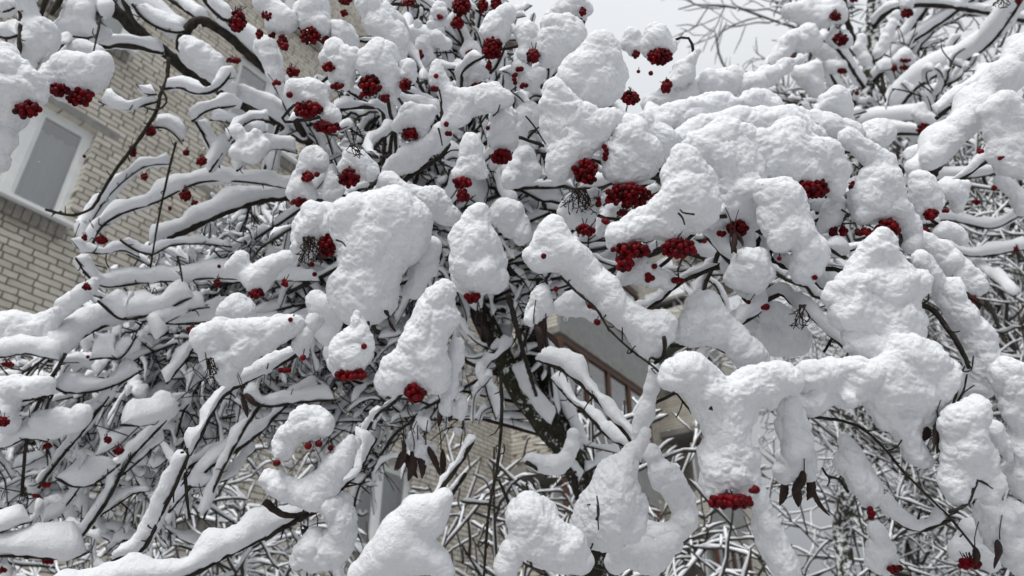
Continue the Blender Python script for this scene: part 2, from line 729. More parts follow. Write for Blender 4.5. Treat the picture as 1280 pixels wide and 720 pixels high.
def berry(mb, p, r, small=False):
    v, q, t0, t1 = BALL_S if small else BALL
    v = v.copy()
    v[0] *= 0.9
    M = rot_rand() * r
    v = v * np.array([1, 1, 0.94])
    V = v @ M.T + p
    mb.add(V, q, t1, 0)
    mb.add(V[[0] + list(range(1, 1 + (7 if small else 10)))] + (V[0] - p) * 0.03,
           None, t0, 1)


def cluster(parent, d, x, y, w, h, n=None, rr=0.0040, stalk=True, label=None, mb=None, front=0.014):
    own = mb is None
    mb = mb or MB()
    rb = rr * FPX / d
    if n is None:
        w, h = w * 1.06 + 0.5, h * 1.1 + 0.5
        y = y - 1.5
        n = int(max(3, 2.4 * (w * h) / (rb * rb)))
        n = min(n, 90)
    dm = min(w, max(h, rb * 1.6)) * 0.8
    got = []
    tries = 0
    while len(got) < n and tries < n * 60:
        tries += 1
        a = np.array([rnd(-1, 1), rnd(-1, 1), rnd(-1, 1)])
        if a @ a > 1:
            continue
        q = a * np.array([max(w - rb, 0.1), max(h - rb, 0.1), dm])
        if all((q - g) @ (q - g) > (1.27 * rb) ** 2 for g in got):
            got.append(q)
    top = px(x, y - h * 0.7 - 2, d)
    for q in got:
        p = px(x + q[0], y + q[1], d - front + q[2] * d / FPX)
        berry(mb, p, rr * rnd(0.74, 1.14), d > 1.6)
        if stalk and random.random() < 0.6:
            mid = (p + top) / 2 + np.array([0, 0, -0.004])
            tube(mb, spline([top + RNG.standard_normal(3) * 0.004, mid, p], 5), 0.0007, 0.0005, 4, 0, 1)
    if own:
        o = mb.build('berry_cluster', [BERRY, CALYX], parent)
        if label:
            o['label'] = label
        return o


def leaf(mb, base, direction, L, W, curl=0.2, roll=0.0):
    D = np.asarray(direction, float)
    D /= np.linalg.norm(D)
    side = np.cross(D, FW)
    side /= np.linalg.norm(side)
    nrm = np.cross(side, D)
    s2 = side * math.cos(roll) + nrm * math.sin(roll)
    n2 = nrm * math.cos(roll) - side * math.sin(roll)
    k = 12
    V = []
    for i in range(k):
        u = i / (k - 1)
        ww = W * (math.sin(math.pi * min(1, u ** 0.8)) ** 0.8) * (1 + 0.12 * (i % 2)) + 0.0006
        c = base + D * L * u + n2 * (curl * L * (u - 0.5) ** 2 * 2) + s2 * 0.1 * L * math.sin(u * 2.2)
        for j, f in enumerate((-1, -0.5, 0, 0.5, 1)):
            V.append(c + s2 * ww * f * 0.8 + n2 * (abs(f) * ww * 0.55))
    V = np.array(V)
    q = []
    for i in range(k - 1):
        for j in range(4):
            a = i * 5 + j
            q.append((a, a + 1, a + 6, a + 5))
    top = V
    bot = V - n2 * 0.0006
    mb.add(top, q)
    mb.add(bot, [f[::-1] for f in q])


# ------------------------------------------------------------------ ground
g = MB()
g.add([(-400, -400, 0), (400, -400, 0), (400, 400, 0), (-400, 400, 0)], [(0, 1, 2, 3)])
go = g.build('ground', DARKENED_SNOW, None, False)
go['kind'] = 'structure'
go['label'] = 'snow covered ground under the trees, darkened to weaken its bounce light'

# ------------------------------------------------------------------ apartment building behind the tree
K = 1.2
ALPHA = R(35)
u_ = np.array([math.sin(ALPHA), math.cos(ALPHA), 0])
n_ = np.array([math.cos(ALPHA), -math.sin(ALPHA), 0])
A0 = np.array([-4.51 * K, 5.69 * K, 0])
bld = empty('apartment_building', A0)
bld.rotation_euler = (0, 0, R(90) - ALPHA)          # local x along the wall, local -y towards the camera
tag(bld, 'pale brick apartment building with white framed windows seen through the snowy branches', 'building')


def bbox(mb, x0, x1, y0, y1, z0, z1, m=0):
    v = [(x, y, z) for x in (x0, x1) for y in (y0, y1) for z in (z0, z1)]
    q = [(0, 1, 3, 2), (4, 6, 7, 5), (0, 4, 5, 1), (2, 3, 7, 6), (0, 2, 6, 4), (1, 5, 7, 3)]
    mb.add(v, q, None, m)


def lpart(mb, name, m, parent, smooth=False):
    """link a mesh whose coordinates are the building's local ones"""
    o = mb.build(name, m, None, smooth, origin=(0, 0, 0))
    o.parent = parent
    return o


X0, X1, ZR, DEPTH = -9.0, 25.0, 17.1, 11.0
SILLS = [0.86, 3.71, 6.56, 9.41, 12.26]
WH = 1.42
WCOL = [(-6.3, -4.9), (-1.12, 0.33), (1.9, 3.28), (5.2, 6.6), (14.9, 16.2), (20.2, 21.6)]
BALC = [(9.4, 13.6), (16.9, 19.6)]
# the wall face is built as panels round the openings so the windows sit in real recesses
wall = MB()
xs = sorted({X0, X1} | {a for c in WCOL for a in c})
zs = sorted({0.0, ZR} | {z for s in SILLS for z in (s, s + WH)})


def hole(xm, zm):
    return any(a < xm < b for a, b in WCOL) and any(s < zm < s + WH for s in SILLS)


for i in range(len(xs) - 1):
    for j in range(len(zs) - 1):
        xa, xb, za, zb = xs[i], xs[i + 1], zs[j], zs[j + 1]
        if hole((xa + xb) / 2, (za + zb) / 2):
            for (p, q_) in (((xa, za), (xb, za)), ((xb, za), (xb, zb)), ((xb, zb), (xa, zb)), ((xa, zb), (xa, za))):
                wall.add([(p[0], 0, p[1]), (p[0], 0.3, p[1]), (q_[0], 0.3, q_[1]), (q_[0], 0, q_[1])], [(0, 1, 2, 3)])
        else:
            wall.add([(xa, 0, za), (xb, 0, za), (xb, 0, zb), (xa, 0, zb)], [(0, 1, 2, 3)])
for a, b in (((X0, 0), (X0, DEPTH)), ((X0, DEPTH), (X1, DEPTH)), ((X1, DEPTH), (X1, 0))):
    wall.add([(a[0], a[1], 0), (a[0], a[1], ZR), (b[0], b[1], ZR), (b[0], b[1], 0)], [(0, 1, 2, 3)])
lpart(wall, 'wall', BRICK, bld)

rf = MB()
bbox(rf, X0 - 0.3, X1 + 0.3, -0.45, DEPTH + 0.4, ZR + 0.003, ZR + 0.35)
ro = lpart(rf, 'roof', ROOFM, bld)
rs = MB()
bbox(rs, X0 - 0.3, X1 + 0.3, -0.42, DEPTH + 0.4, ZR + 0.353, ZR + 0.6)
lpart(rs, 'snow_load', SNOW_FAR, ro)

for ci, (xa, xb) in enumerate(WCOL):
    for s in SILLS:
        f = MB()
        t, y0, y1 = 0.07, 0.10, 0.17
        bbox(f, xa, xa + t, y0, y1, s, s + WH)
        bbox(f, xb - t, xb, y0, y1, s, s + WH)
        bbox(f, xa + t, xb - t, y0, y1, s, s + t)
        bbox(f, xa + t, xb - t, y0, y1, s + WH - t, s + WH)
        xm = xa + (xb - xa) * (0.55 if ci == 1 else 0.5)
        bbox(f, xm - 0.05, xm + 0.05, y0 - 0.004, y1, s + t, s + WH - t)
        for p, q_ in ((xa + t, xm - 0.05), (xm + 0.05, xb - t)):          # sash rails inside the fixed frame
            bbox(f, p, p + 0.045, y0 + 0.012, y1 - 0.004, s + t, s + WH - t)
            bbox(f, q_ - 0.045, q_, y0 + 0.012, y1 - 0.004, s + t, s + WH - t)
            bbox(f, p + 0.045, q_ - 0.045, y0 + 0.012, y1 - 0.004, s + t, s + t + 0.045)
            bbox(f, p + 0.045, q_ - 0.045, y0 + 0.012, y1 - 0.004, s + WH - t - 0.045, s + WH - t)
        wn = lpart(f, 'window', FRAME, bld)
        gl = MB()
        gl.add([(xa + t, 0.135, s + t), (xb - t, 0.135, s + t), (xb - t, 0.135, s + WH - t), (xa + t, 0.135, s + WH - t)], [(0, 1, 2, 3)])
        lpart(gl, 'pane', GLASS, wn)
        cu = MB()
        n = 60
        xx = np.linspace(xa + 0.02, xb - 0.02, n)
        yy = 0.34 + 0.025 * np.sin(xx * 38 + np.sin(xx * 9) * 2)
        V = np.concatenate([np.stack([xx, yy, np.full(n, s)], 1), np.stack([xx, yy, np.full(n, s + WH - 0.16)], 1)])
        cu.add(V, [(i, i + 1, n + i + 1, n + i) for i in range(n - 1)])
        lpart(cu, 'curtain', CURTAIN, wn, True)
        rm = MB()
        rm.add([(xa - 0.1, 0.5, s - 0.1), (xb + 0.1, 0.5, s - 0.1), (xb + 0.1, 0.5, s + WH + 0.1), (xa - 0.1, 0.5, s + WH + 0.1)], [(0, 1, 2, 3)])
        lpart(rm, 'room_shade', ROOM, wn)
        si = MB()
        bbox(si, xa - 0.06, xb + 0.06, -0.13, 0.10, s - 0.05, s - 0.003)
        so = lpart(si, 'sill', SILLM, wn)
        if s < 6:
            sn = MB()
            bbox(sn, xa - 0.03, xb + 0.03, -0.11, 0.09, s, s + 0.07)
            lpart(sn, 'snow_load', SNOW_FAR, wn)
        rl = MB()
        nb = int((xb - xa + 0.1) / 0.094)
        for i in range(nb):
            a = xa - 0.03 + i * 0.094
            bbox(rl, a, a + 0.084, -0.055, 0.0 - 0.002, s - 0.22, s - 0.053)
        lpart(rl, 'edge_bricks', ROWLOCK, bld)
        li = MB()
        bbox(li, xa - 0.25, xb + 0.25, -0.006, -0.001, s + WH + 0.01, s + WH + 0.13)
        lpart(li, 'lintel', CONCRETE, bld)

for (xa, xb) in BALC:
    for fl in range(1, 5):
        z = 0.15 + 2.85 * fl
        D = -1.25
        bp = MB()
        bbox(bp, xa, xb, D, -0.003, z - 0.16, z)
        bal = lpart(bp, 'balcony', CONCRETE, bld)
        pn = MB()
        bbox(pn, xa + 0.03, xb - 0.03, D + 0.01, D + 0.06, z + 0.003, z + 1.0)
        lpart(pn, 'parapet_panel', GREYP, bal)
        for e in (xa, xb - 0.12):
            sb = MB()
            bbox(sb, e, e + 0.12, D + 0.065, -0.004, z + 0.003, z + 1.0)
            lpart(sb, 'side_wall', BRICK, bal)
        fr = MB()
        bbox(fr, xa + 0.03, xb - 0.03, D, D + 0.1, z + 1.003, z + 1.1)
        bbox(fr, xa + 0.03, xb - 0.03, D, D + 0.1, z + 2.5, z + 2.6)
        k = 5
        for i in range(k):
            e = xa + 0.03 + (xb - xa - 0.18) * i / (k - 1)
            bbox(fr, e, e + 0.12, D + 0.003, D + 0.097, z + 1.103, z + 2.497)
        lpart(fr, 'balcony_frame', BROWN, bal)
        gl = MB()
        gl.add([(xa + 0.1, D + 0.05, z + 1.1), (xb - 0.1, D + 0.05, z + 1.1), (xb - 0.1, D + 0.05, z + 2.5), (xa + 0.1, D + 0.05, z + 2.5)], [(0, 1, 2, 3)])
        lpart(gl, 'pane', GLASS, bal)
        bk = MB()
        bbox(bk, xa + 0.1, xb - 0.1, -0.9, -0.85, z + 1.0, z + 2.4)
        lpart(bk, 'curtain', CURTAIN, bal)
    z = 0.15 + 2.85 * 5 - 1.5 if xa > 15 else 0.15 + 2.85 * 5 - 0.14
    tp = MB()
    bbox(tp, xa - 0.1, xb + 0.1, -1.4, -0.003, z - 0.1, z)
    co = lpart(tp, 'canopy', CONCRETE, bld)
    sn = MB()
    bbox(sn, xa - 0.1, xb + 0.1, -1.4, -0.01, z + 0.003, z + 0.3)
    lpart(sn, 'snow_load', SNOW_FAR, co)

# ------------------------------------------------------------------ the rowan tree
TR = px(745, 690, 1.95)
BASE = np.array([TR[0] + 0.1, TR[1] + 0.1, 0.0])
rowan = empty('rowan_tree', BASE)
tag(rowan, 'big rowan tree bowed under thick pillows of snow with red berry clusters, nearest the viewer', 'tree')

tk = MB()
for pts, r0, r1 in (
        ([px(590, 370, 2.0), px(640, 470, 1.95), px(682, 530, 1.92), px(715, 575, 1.92), px(742, 640, 1.94), TR, BASE + np.array([0, 0, 0.9]), BASE + np.array([0, 0, -0.1])], 0.027, 0.066),
        ([px(640, 330, 2.05), px(660, 420, 2.0), px(682, 475, 1.98), px(702, 530, 1.96), px(726, 585, 1.95), px(742, 640, 1.95)], 0.018, 0.03)):
    P = spline(pts, 90)
    tube(tk, P, r0, r1, 16, 0.06)
trunk = tk.build('trunk', TRUNK, rowan)


def branch(d, r, t, pts, d2=None, taper=0.6, amp=0.6, tree=None, wide=0.46, bm=None, sm=None, ns=8, gap=None, vary=0.28):
    """one traced branch (r, t in photograph pixels at depth d) with the snow that lies on it"""
    tree = tree or rowan
    dm = d if d2 is None else (d + d2) / 2
    P = chain(pts, d, d2)
    b = MB()
    rb = r * dm / FPX * 0.5
    tube(b, P, rb, rb * taper, ns, 0.14)
    for _ in range(int(np.linalg.norm(np.diff(P, axis=0), axis=1).sum() / 0.028) if r < 9 else 0):
        i = random.randrange(1, len(P) - 1)
        T = P[i + 1] - P[i - 1]
        T = T / np.linalg.norm(T)
        D = T * rnd(-0.3, 1.0) + RT * rnd(-1, 1) * 0.8 + UP * rnd(-0.9, 1.0) - FW * rnd(-0.3, 0.9)
        D /= np.linalg.norm(D)
        ln = rnd(0.006, 0.02) * (2.2 if random.random() < 0.2 else 1)
        q1 = P[i] + D * ln * 0.5 + RNG.standard_normal(3) * 0.002
        tube(b, spline([P[i], q1, P[i] + D * ln + np.array([0, 0, ln * rnd(-0.2, 0.5)])], 6), min(rb * 0.6, 0.0016), 0.0008, 5, 0.2)
    o = b.build('branch', bm or BARK, tree)
    if t:
        s = MB()
        lo, hi = gap or (0, 1)
        n = len(P)
        Q = P[int(lo * n):max(int(hi * n), int(lo * n) + 3)]
        if len(Q) >= 4:
            sleeve(s, Q, t * dm / FPX, rb, 18, amp, wide, s=0.7, vary=vary)
            s.build('snow_load', sm or SNOW, o)
    return o


# each row: depth, branch width px, snow height px, pixels along the branch, depth at its far end
BR = [
    # heavy limbs crossing the upper left
    (1.75, 15, 0, [(110, -25), (145, 15), (180, 45), (207, 66), (240, 93), (275, 113), (320, 141), (350, 156), (400, 190), (470, 250), (560, 340), (640, 470)], 1.95),
    (1.70, 9, 22, [(80, 60), (123, 58), (160, 57), (205, 66)], 1.75),
    (1.75, 8, 0, [(150, -20), (158, 8), (170, 32), (185, 50)], 1.75),
    (1.70, 12, 0, [(225, 62), (226, 52), (236, 34), (252, 25), (285, 45), (312, 70), (336, 92), (350, 112), (362, 137), (380, 170)], 1.78),
    (1.75, 6, 16, [(252, 25), (240, 18), (222, 6), (200, -8)], 1.8),
    (1.68, 6, 24, [(247, -12), (262, 8), (276, 22), (292, 28)], 1.7),
    (1.66, 3.5, 24, [(165, 5), (178, 22), (200, 36), (222, 41), (232, 38)], 1.7),
    (1.62, 3, 24, [(66, 43), (92, 46), (115, 46), (123, 30), (128, 18)], 1.68),
    (1.62, 3, 18, [(128, 22), (118, 12), (100, 4), (90, -8)], 1.65),
    (1.5, 7, 0, [(27, -10), (26, 30), (24, 60), (22, 84)], 1.45),
    (1.55, 7, 0, [(60, -10), (55, 8), (48, 27)], 1.55),
    (1.6, 8, 0, [(80, -12), (72, 5), (64, 18)], 1.6),
    (1.55, 3, 20, [(-10, 17), (8, 14), (18, 10)], 1.5),
    (1.5, 4, 22, [(-10, 42), (8, 48), (22, 44)], 1.48),
    (1.55, 3, 0, [(126, 22), (122, 42), (117, 64)], 1.5),
    (1.5, 3, 14, [(45, 95), (60, 78), (78, 56), (84, 45)], 1.6),
    # hanging twig in front of the brick wall
    (1.6, 5, 0, [(211, 72), (208, 100), (200, 120), (196, 138), (180, 165), (165, 186), (143, 215), (122, 250), (112, 262), (90, 269), (57, 262)], 1.5),
    (1.58, 3, 17, [(200, 126), (182, 131), (160, 137), (140, 133), (123, 127)], 1.55),
    (1.58, 4, 15, [(206, 111), (224, 109), (242, 116), (262, 116), (276, 108), (286, 96), (290, 84)], 1.62),
    (1.57, 2.2, 16, [(196, 118), (184, 118), (176, 112), (170, 105)], 1.55),
    (1.58, 3, 0, [(200, 108), (207, 120), (208, 128), (200, 136), (188, 137), (178, 132)], 1.55),
    (1.6, 3, 0, [(220, 178), (213, 205), (204, 245), (196, 285), (188, 335)], 1.55),
    (1.62, 3.5, 20, [(240, 152), (252, 142), (268, 136), (290, 133), (302, 128)], 1.65),
    (1.62, 2.5, 22, [(190, 160), (205, 160), (218, 168), (228, 180)], 1.65),
    (1.65, 3, 22, [(243, 150), (252, 165), (262, 185), (275, 210)], 1.68),
    (1.6, 3, 24, [(262, 215), (275, 195), (290, 178), (312, 168), (335, 172)], 1.7),
    (1.6, 3, 22, [(296, 214), (315, 196), (342, 186), (372, 192)], 1.7),
    (1.58, 2.6, 18, [(286, 176), (300, 160), (318, 150), (338, 152)], 1.66),
    (1.6, 2.4, 16, [(262, 150), (280, 152), (296, 160), (306, 172)], 1.66),
    # left middle: long shelves of snow
    (1.62, 3.2, 22, [(116, 305), (125, 286), (150, 268), (200, 251), (235, 233), (270, 226), (320, 229), (372, 238)], 1.75),
    (1.68, 2, 22, [(103, 302), (112, 282), (132, 250), (158, 224), (184, 208), (215, 205)], 1.8),
    (1.72, 9, 28, [(188, 308), (225, 292), (262, 274), (300, 259), (335, 250), (400, 247), (470, 262)], 1.95),
    (1.58, 2.6, 11, [(90, 299), (102, 313), (130, 317), (152, 313), (175, 322)], 1.65),
    (1.62, 2.6, 12, [(150, 300), (168, 312), (190, 318), (215, 307), (250, 305), (290, 309)], 1.72),
    (1.55, 3, 24, [(95, 322), (110, 345), (130, 358), (152, 357), (185, 353), (225, 351), (265, 348), (320, 350), (400, 352)], 1.75),
    (1.6, 3, 0, [(222, 320), (226, 338), (228, 352)], 1.62),
    (1.58, 3.6, 26, [(122, 376), (150, 398), (175, 396), (205, 388), (230, 376), (243, 372)], 1.66),
    (1.52, 4.2, 28, [(60, 452), (84, 440), (104, 421), (130, 408), (160, 398), (185, 402), (230, 405), (300, 400)], 1.75),
    (1.52, 5, 0, [(82, 442), (72, 460), (60, 480), (48, 505), (37, 528), (32, 560), (27, 620)], 1.48),
    (1.5, 3.5, 22, [(-20, 449), (5, 446), (30, 442), (52, 446), (76, 450)], 1.52),
    (1.56, 3, 30, [(112, 450), (130, 447), (148, 449), (160, 438), (170, 420)], 1.6),
    (1.52, 3.2, 29, [(66, 484), (88, 491), (120, 489), (150, 479), (180, 462)], 1.62),
    (1.6, 3, 20, [(195, 423), (201, 408), (218, 398), (238, 388), (262, 384)], 1.68),
    (1.6, 3, 24, [(208, 480), (222, 463), (235, 447), (244, 430)], 1.66),
    (1.48, 3.6, 26, [(-15, 506), (10, 504), (36, 500), (64, 494)], 1.5),
    (1.56, 4, 16, [(48, 610), (66, 585), (86, 560), (106, 536), (124, 512), (146, 484), (166, 470)], 1.62),
    (1.5, 3, 26, [(150, 531), (175, 532), (200, 526), (212, 510)], 1.6),
    (1.5, 4, 32, [(70, 596), (88, 607), (110, 607), (130, 597), (150, 580)], 1.56),
    (1.46, 3.4, 22, [(-15, 562), (10, 558), (34, 548), (60, 552)], 1.5),
    (1.5, 4.6, 17, [(100, 672), (124, 641), (140, 615), (150, 595), (166, 570), (196, 538), (225, 505)], 1.62),
    (1.48, 3.4, 17, [(46, 671), (60, 653), (84, 630), (104, 602)], 1.54),
    (1.42, 4, 34, [(-20, 696), (20, 695), (60, 698), (90, 698), (112, 690)], 1.48),
    (1.42, 3.6, 26, [(-20, 672), (0, 665), (20, 657), (40, 652)], 1.46),
    (1.54, 3, 17, [(125, 644), (145, 632), (166, 618), (188, 613)], 1.6),
    (1.56, 3, 15, [(130, 610), (160, 588), (190, 562), (205, 550)], 1.65),
    (1.5, 3, 18, [(20, 545), (60, 545), (100, 530), (130, 505)], 1.6),
    (1.58, 6, 17, [(210, 640), (245, 600), (270, 578), (300, 560), (330, 535), (360, 505), (400, 480)], 1.85),
    (1.66, 5, 18, [(225, 590), (262, 571), (290, 556), (320, 532)], 1.8),
    (1.6, 4, 18, [(236, 608), (262, 606), (284, 598), (300, 580), (320, 562)], 1.8),
    (1.7, 5, 14, [(330, 500), (300, 545), (270, 605), (255, 648)], 1.6),
    (1.65, 4, 20, [(300, 492), (332, 508), (372, 503), (420, 500)], 1.8),
    # lesser limbs leaving the fork
    (1.97, 10, 18, [(660, 430), (688, 385), (722, 350), (760, 331), (800, 318), (830, 311), (880, 322), (930, 350)], 1.7),
    (1.97, 10, 18, [(644, 470), (610, 462), (560, 440), (520, 432), (480, 415), (450, 385), (420, 362), (380, 335), (330, 320)], 1.9),
    (2.0, 9, 18, [(652, 400), (676, 345), (684, 300), (700, 262), (700, 220), (718, 170)], 1.9),
    # near branches at lower left
    (1.02, 7, 22, [(236, 568), (252, 540), (266, 513), (284, 490), (310, 476), (345, 458), (380, 440)], 1.15),
    (1.0, 6, 26, [(140, 700), (178, 686), (200, 645), (218, 610), (236, 568)], 1.02),
    (1.02, 5, 0, [(228, 565), (231, 590), (234, 625), (237, 648)], 1.04),
    (0.86, 7, 36, [(60, 760), (150, 736), (230, 722), (280, 696), (330, 672), (372, 650), (400, 636), (430, 608), (450, 585), (470, 548)], 1.1),
    (0.86, 9, 0, [(331, 627), (345, 638), (360, 645), (385, 642)], 0.88),
    (0.78, 9, 12, [(516, 662), (540, 625), (562, 596), (586, 560), (592, 545)], 0.85),
    (0.82, 7, 9, [(530, 668), (548, 643), (562, 622), (582, 592)], 0.86),
    (1.3, 4.5, 0, [(626, 470), (627, 520), (622, 580), (611, 640), (604, 730)], 1.25),
    (1.3, 4, 0, [(624, 600), (640, 640), (652, 670)], 1.3),
    (1.5, 7, 0, [(636, 370), (646, 410), (657, 450), (672, 500)], 1.9),
    (1.2, 5, 12, [(455, 545), (470, 520), (490, 505), (515, 480)], 1.1),
    # centre and right
    (0.85, 3.2, 0, [(700, 345), (722, 366), (745, 386), (762, 412), (792, 440), (822, 463), (852, 500), (882, 538), (905, 560)], 0.82),
    (0.84, 6, 0, [(830, 421), (831, 436), (828, 446), (818, 454)], 0.86),
    (1.35, 8, 26, [(672, 448), (700, 460), (722, 476), (745, 498), (765, 522), (785, 545), (800, 580)], 1.2),
    (1.5, 6, 16, [(690, 472), (712, 498), (735, 520), (760, 545), (785, 560)], 1.35),
    (1.5, 5, 0, [(658, 578), (680, 590), (702, 592), (720, 590)], 1.7),
    (0.92, 5, 0, [(838, 432), (862, 431), (888, 432), (908, 441), (920, 455), (928, 468)], 0.9),
    (1.15, 7, 0, [(500, 232), (515, 218), (535, 206), (551, 195), (562, 180)], 1.2),
    (1.1, 6, 0, [(555, 150), (553, 135), (550, 115)], 1.1),
    (0.86, 4, 0, [(1010, 520), (1030, 523), (1052, 526), (1080, 537), (1105, 560), (1130, 590), (1160, 620), (1190, 650), (1222, 690)], 0.82),
    (0.92, 8, 0, [(1120, 370), (1140, 378), (1164, 386), (1184, 410), (1202, 438), (1212, 460)], 0.9),
    (0.82, 3.4, 0, [(1190, 508), (1196, 490), (1196, 476), (1206, 458)], 0.82),
    (0.82, 3, 0, [(1197, 502), (1204, 490), (1209, 468)], 0.82),
    (0.82, 2.6, 0, [(1198, 503), (1215, 507), (1235, 524)], 0.82),
    (0.8, 6, 0, [(1223, 593), (1217, 610), (1210, 628), (1198, 636), (1186, 640)], 0.8),
    (0.9, 6, 24, [(1098, 622), (1115, 645), (1132, 658), (1155, 662), (1188, 650)], 0.86),
    (1.4, 16, 40, [(1150, 235), (1172, 205), (1200, 170), (1232, 138), (1262, 105), (1310, 60)], 1.4, ),
    (1.5, 5, 24, [(1140, 205), (1175, 178), (1205, 152), (1235, 138)], 1.55),
    (1.6, 5, 22, [(1170, 148), (1200, 125), (1230, 108), (1270, 92)], 1.6),
    (0.98, 4, 0, [(1060, 615), (1050, 600), (1035, 595), (1028, 585)], 0.95),
    (1.05, 4, 0, [(1030, 440), (1045, 420), (1060, 440), (1085, 450)], 1.0),
    (0.88, 2.4, 0, [(745, 660), (735, 690), (690, 712)], 0.88),
    (0.84, 2.2, 0, [(690, 712), (720, 708), (750, 712), (765, 720)], 0.84),
    (0.88, 2.5, 0, [(746, 620), (747, 640), (748, 662)], 0.86),
]
nbr = 0
for row in BR:
    d, r, t, pts = row[:4]
    d2 = row[4] if len(row) > 4 else None
    near = d < 1.1
    branch(d, r, t, pts, d2, 0.7, 1.0, vary=0.42)
    nbr += 1

# snow lying along the heavy limbs, in lengths with bare bark between
for d, t, pts, d2 in (
        (1.72, 30, [(150, -14), (168, 6), (196, 30), (226, 50)], 1.74),
        (1.74, 22, [(218, 60), (240, 84), (268, 104), (298, 122)], 1.75),
        (1.76, 26, [(285, 112), (318, 132), (352, 152), (384, 176)], 1.8),
        (1.7, 26, [(262, 18), (292, 40), (318, 62), (346, 96)], 1.72),
        (1.72, 20, [(345, 96), (358, 118), (372, 145)], 1.75),
        (1.85, 30, [(415, 196), (480, 255), (550, 325)], 1.92),
        (1.9, 18, [(640, 455), (660, 490), (690, 530)], 1.88),
        (1.92, 16, [(690, 470), (708, 510), (728, 560)], 1.9)):
    s = MB()
    sleeve(s, chain(pts, d, d2), t * d / FPX, 0.008, 16, 0.7)
    s.build('snow_cap', SNOW, rowan)

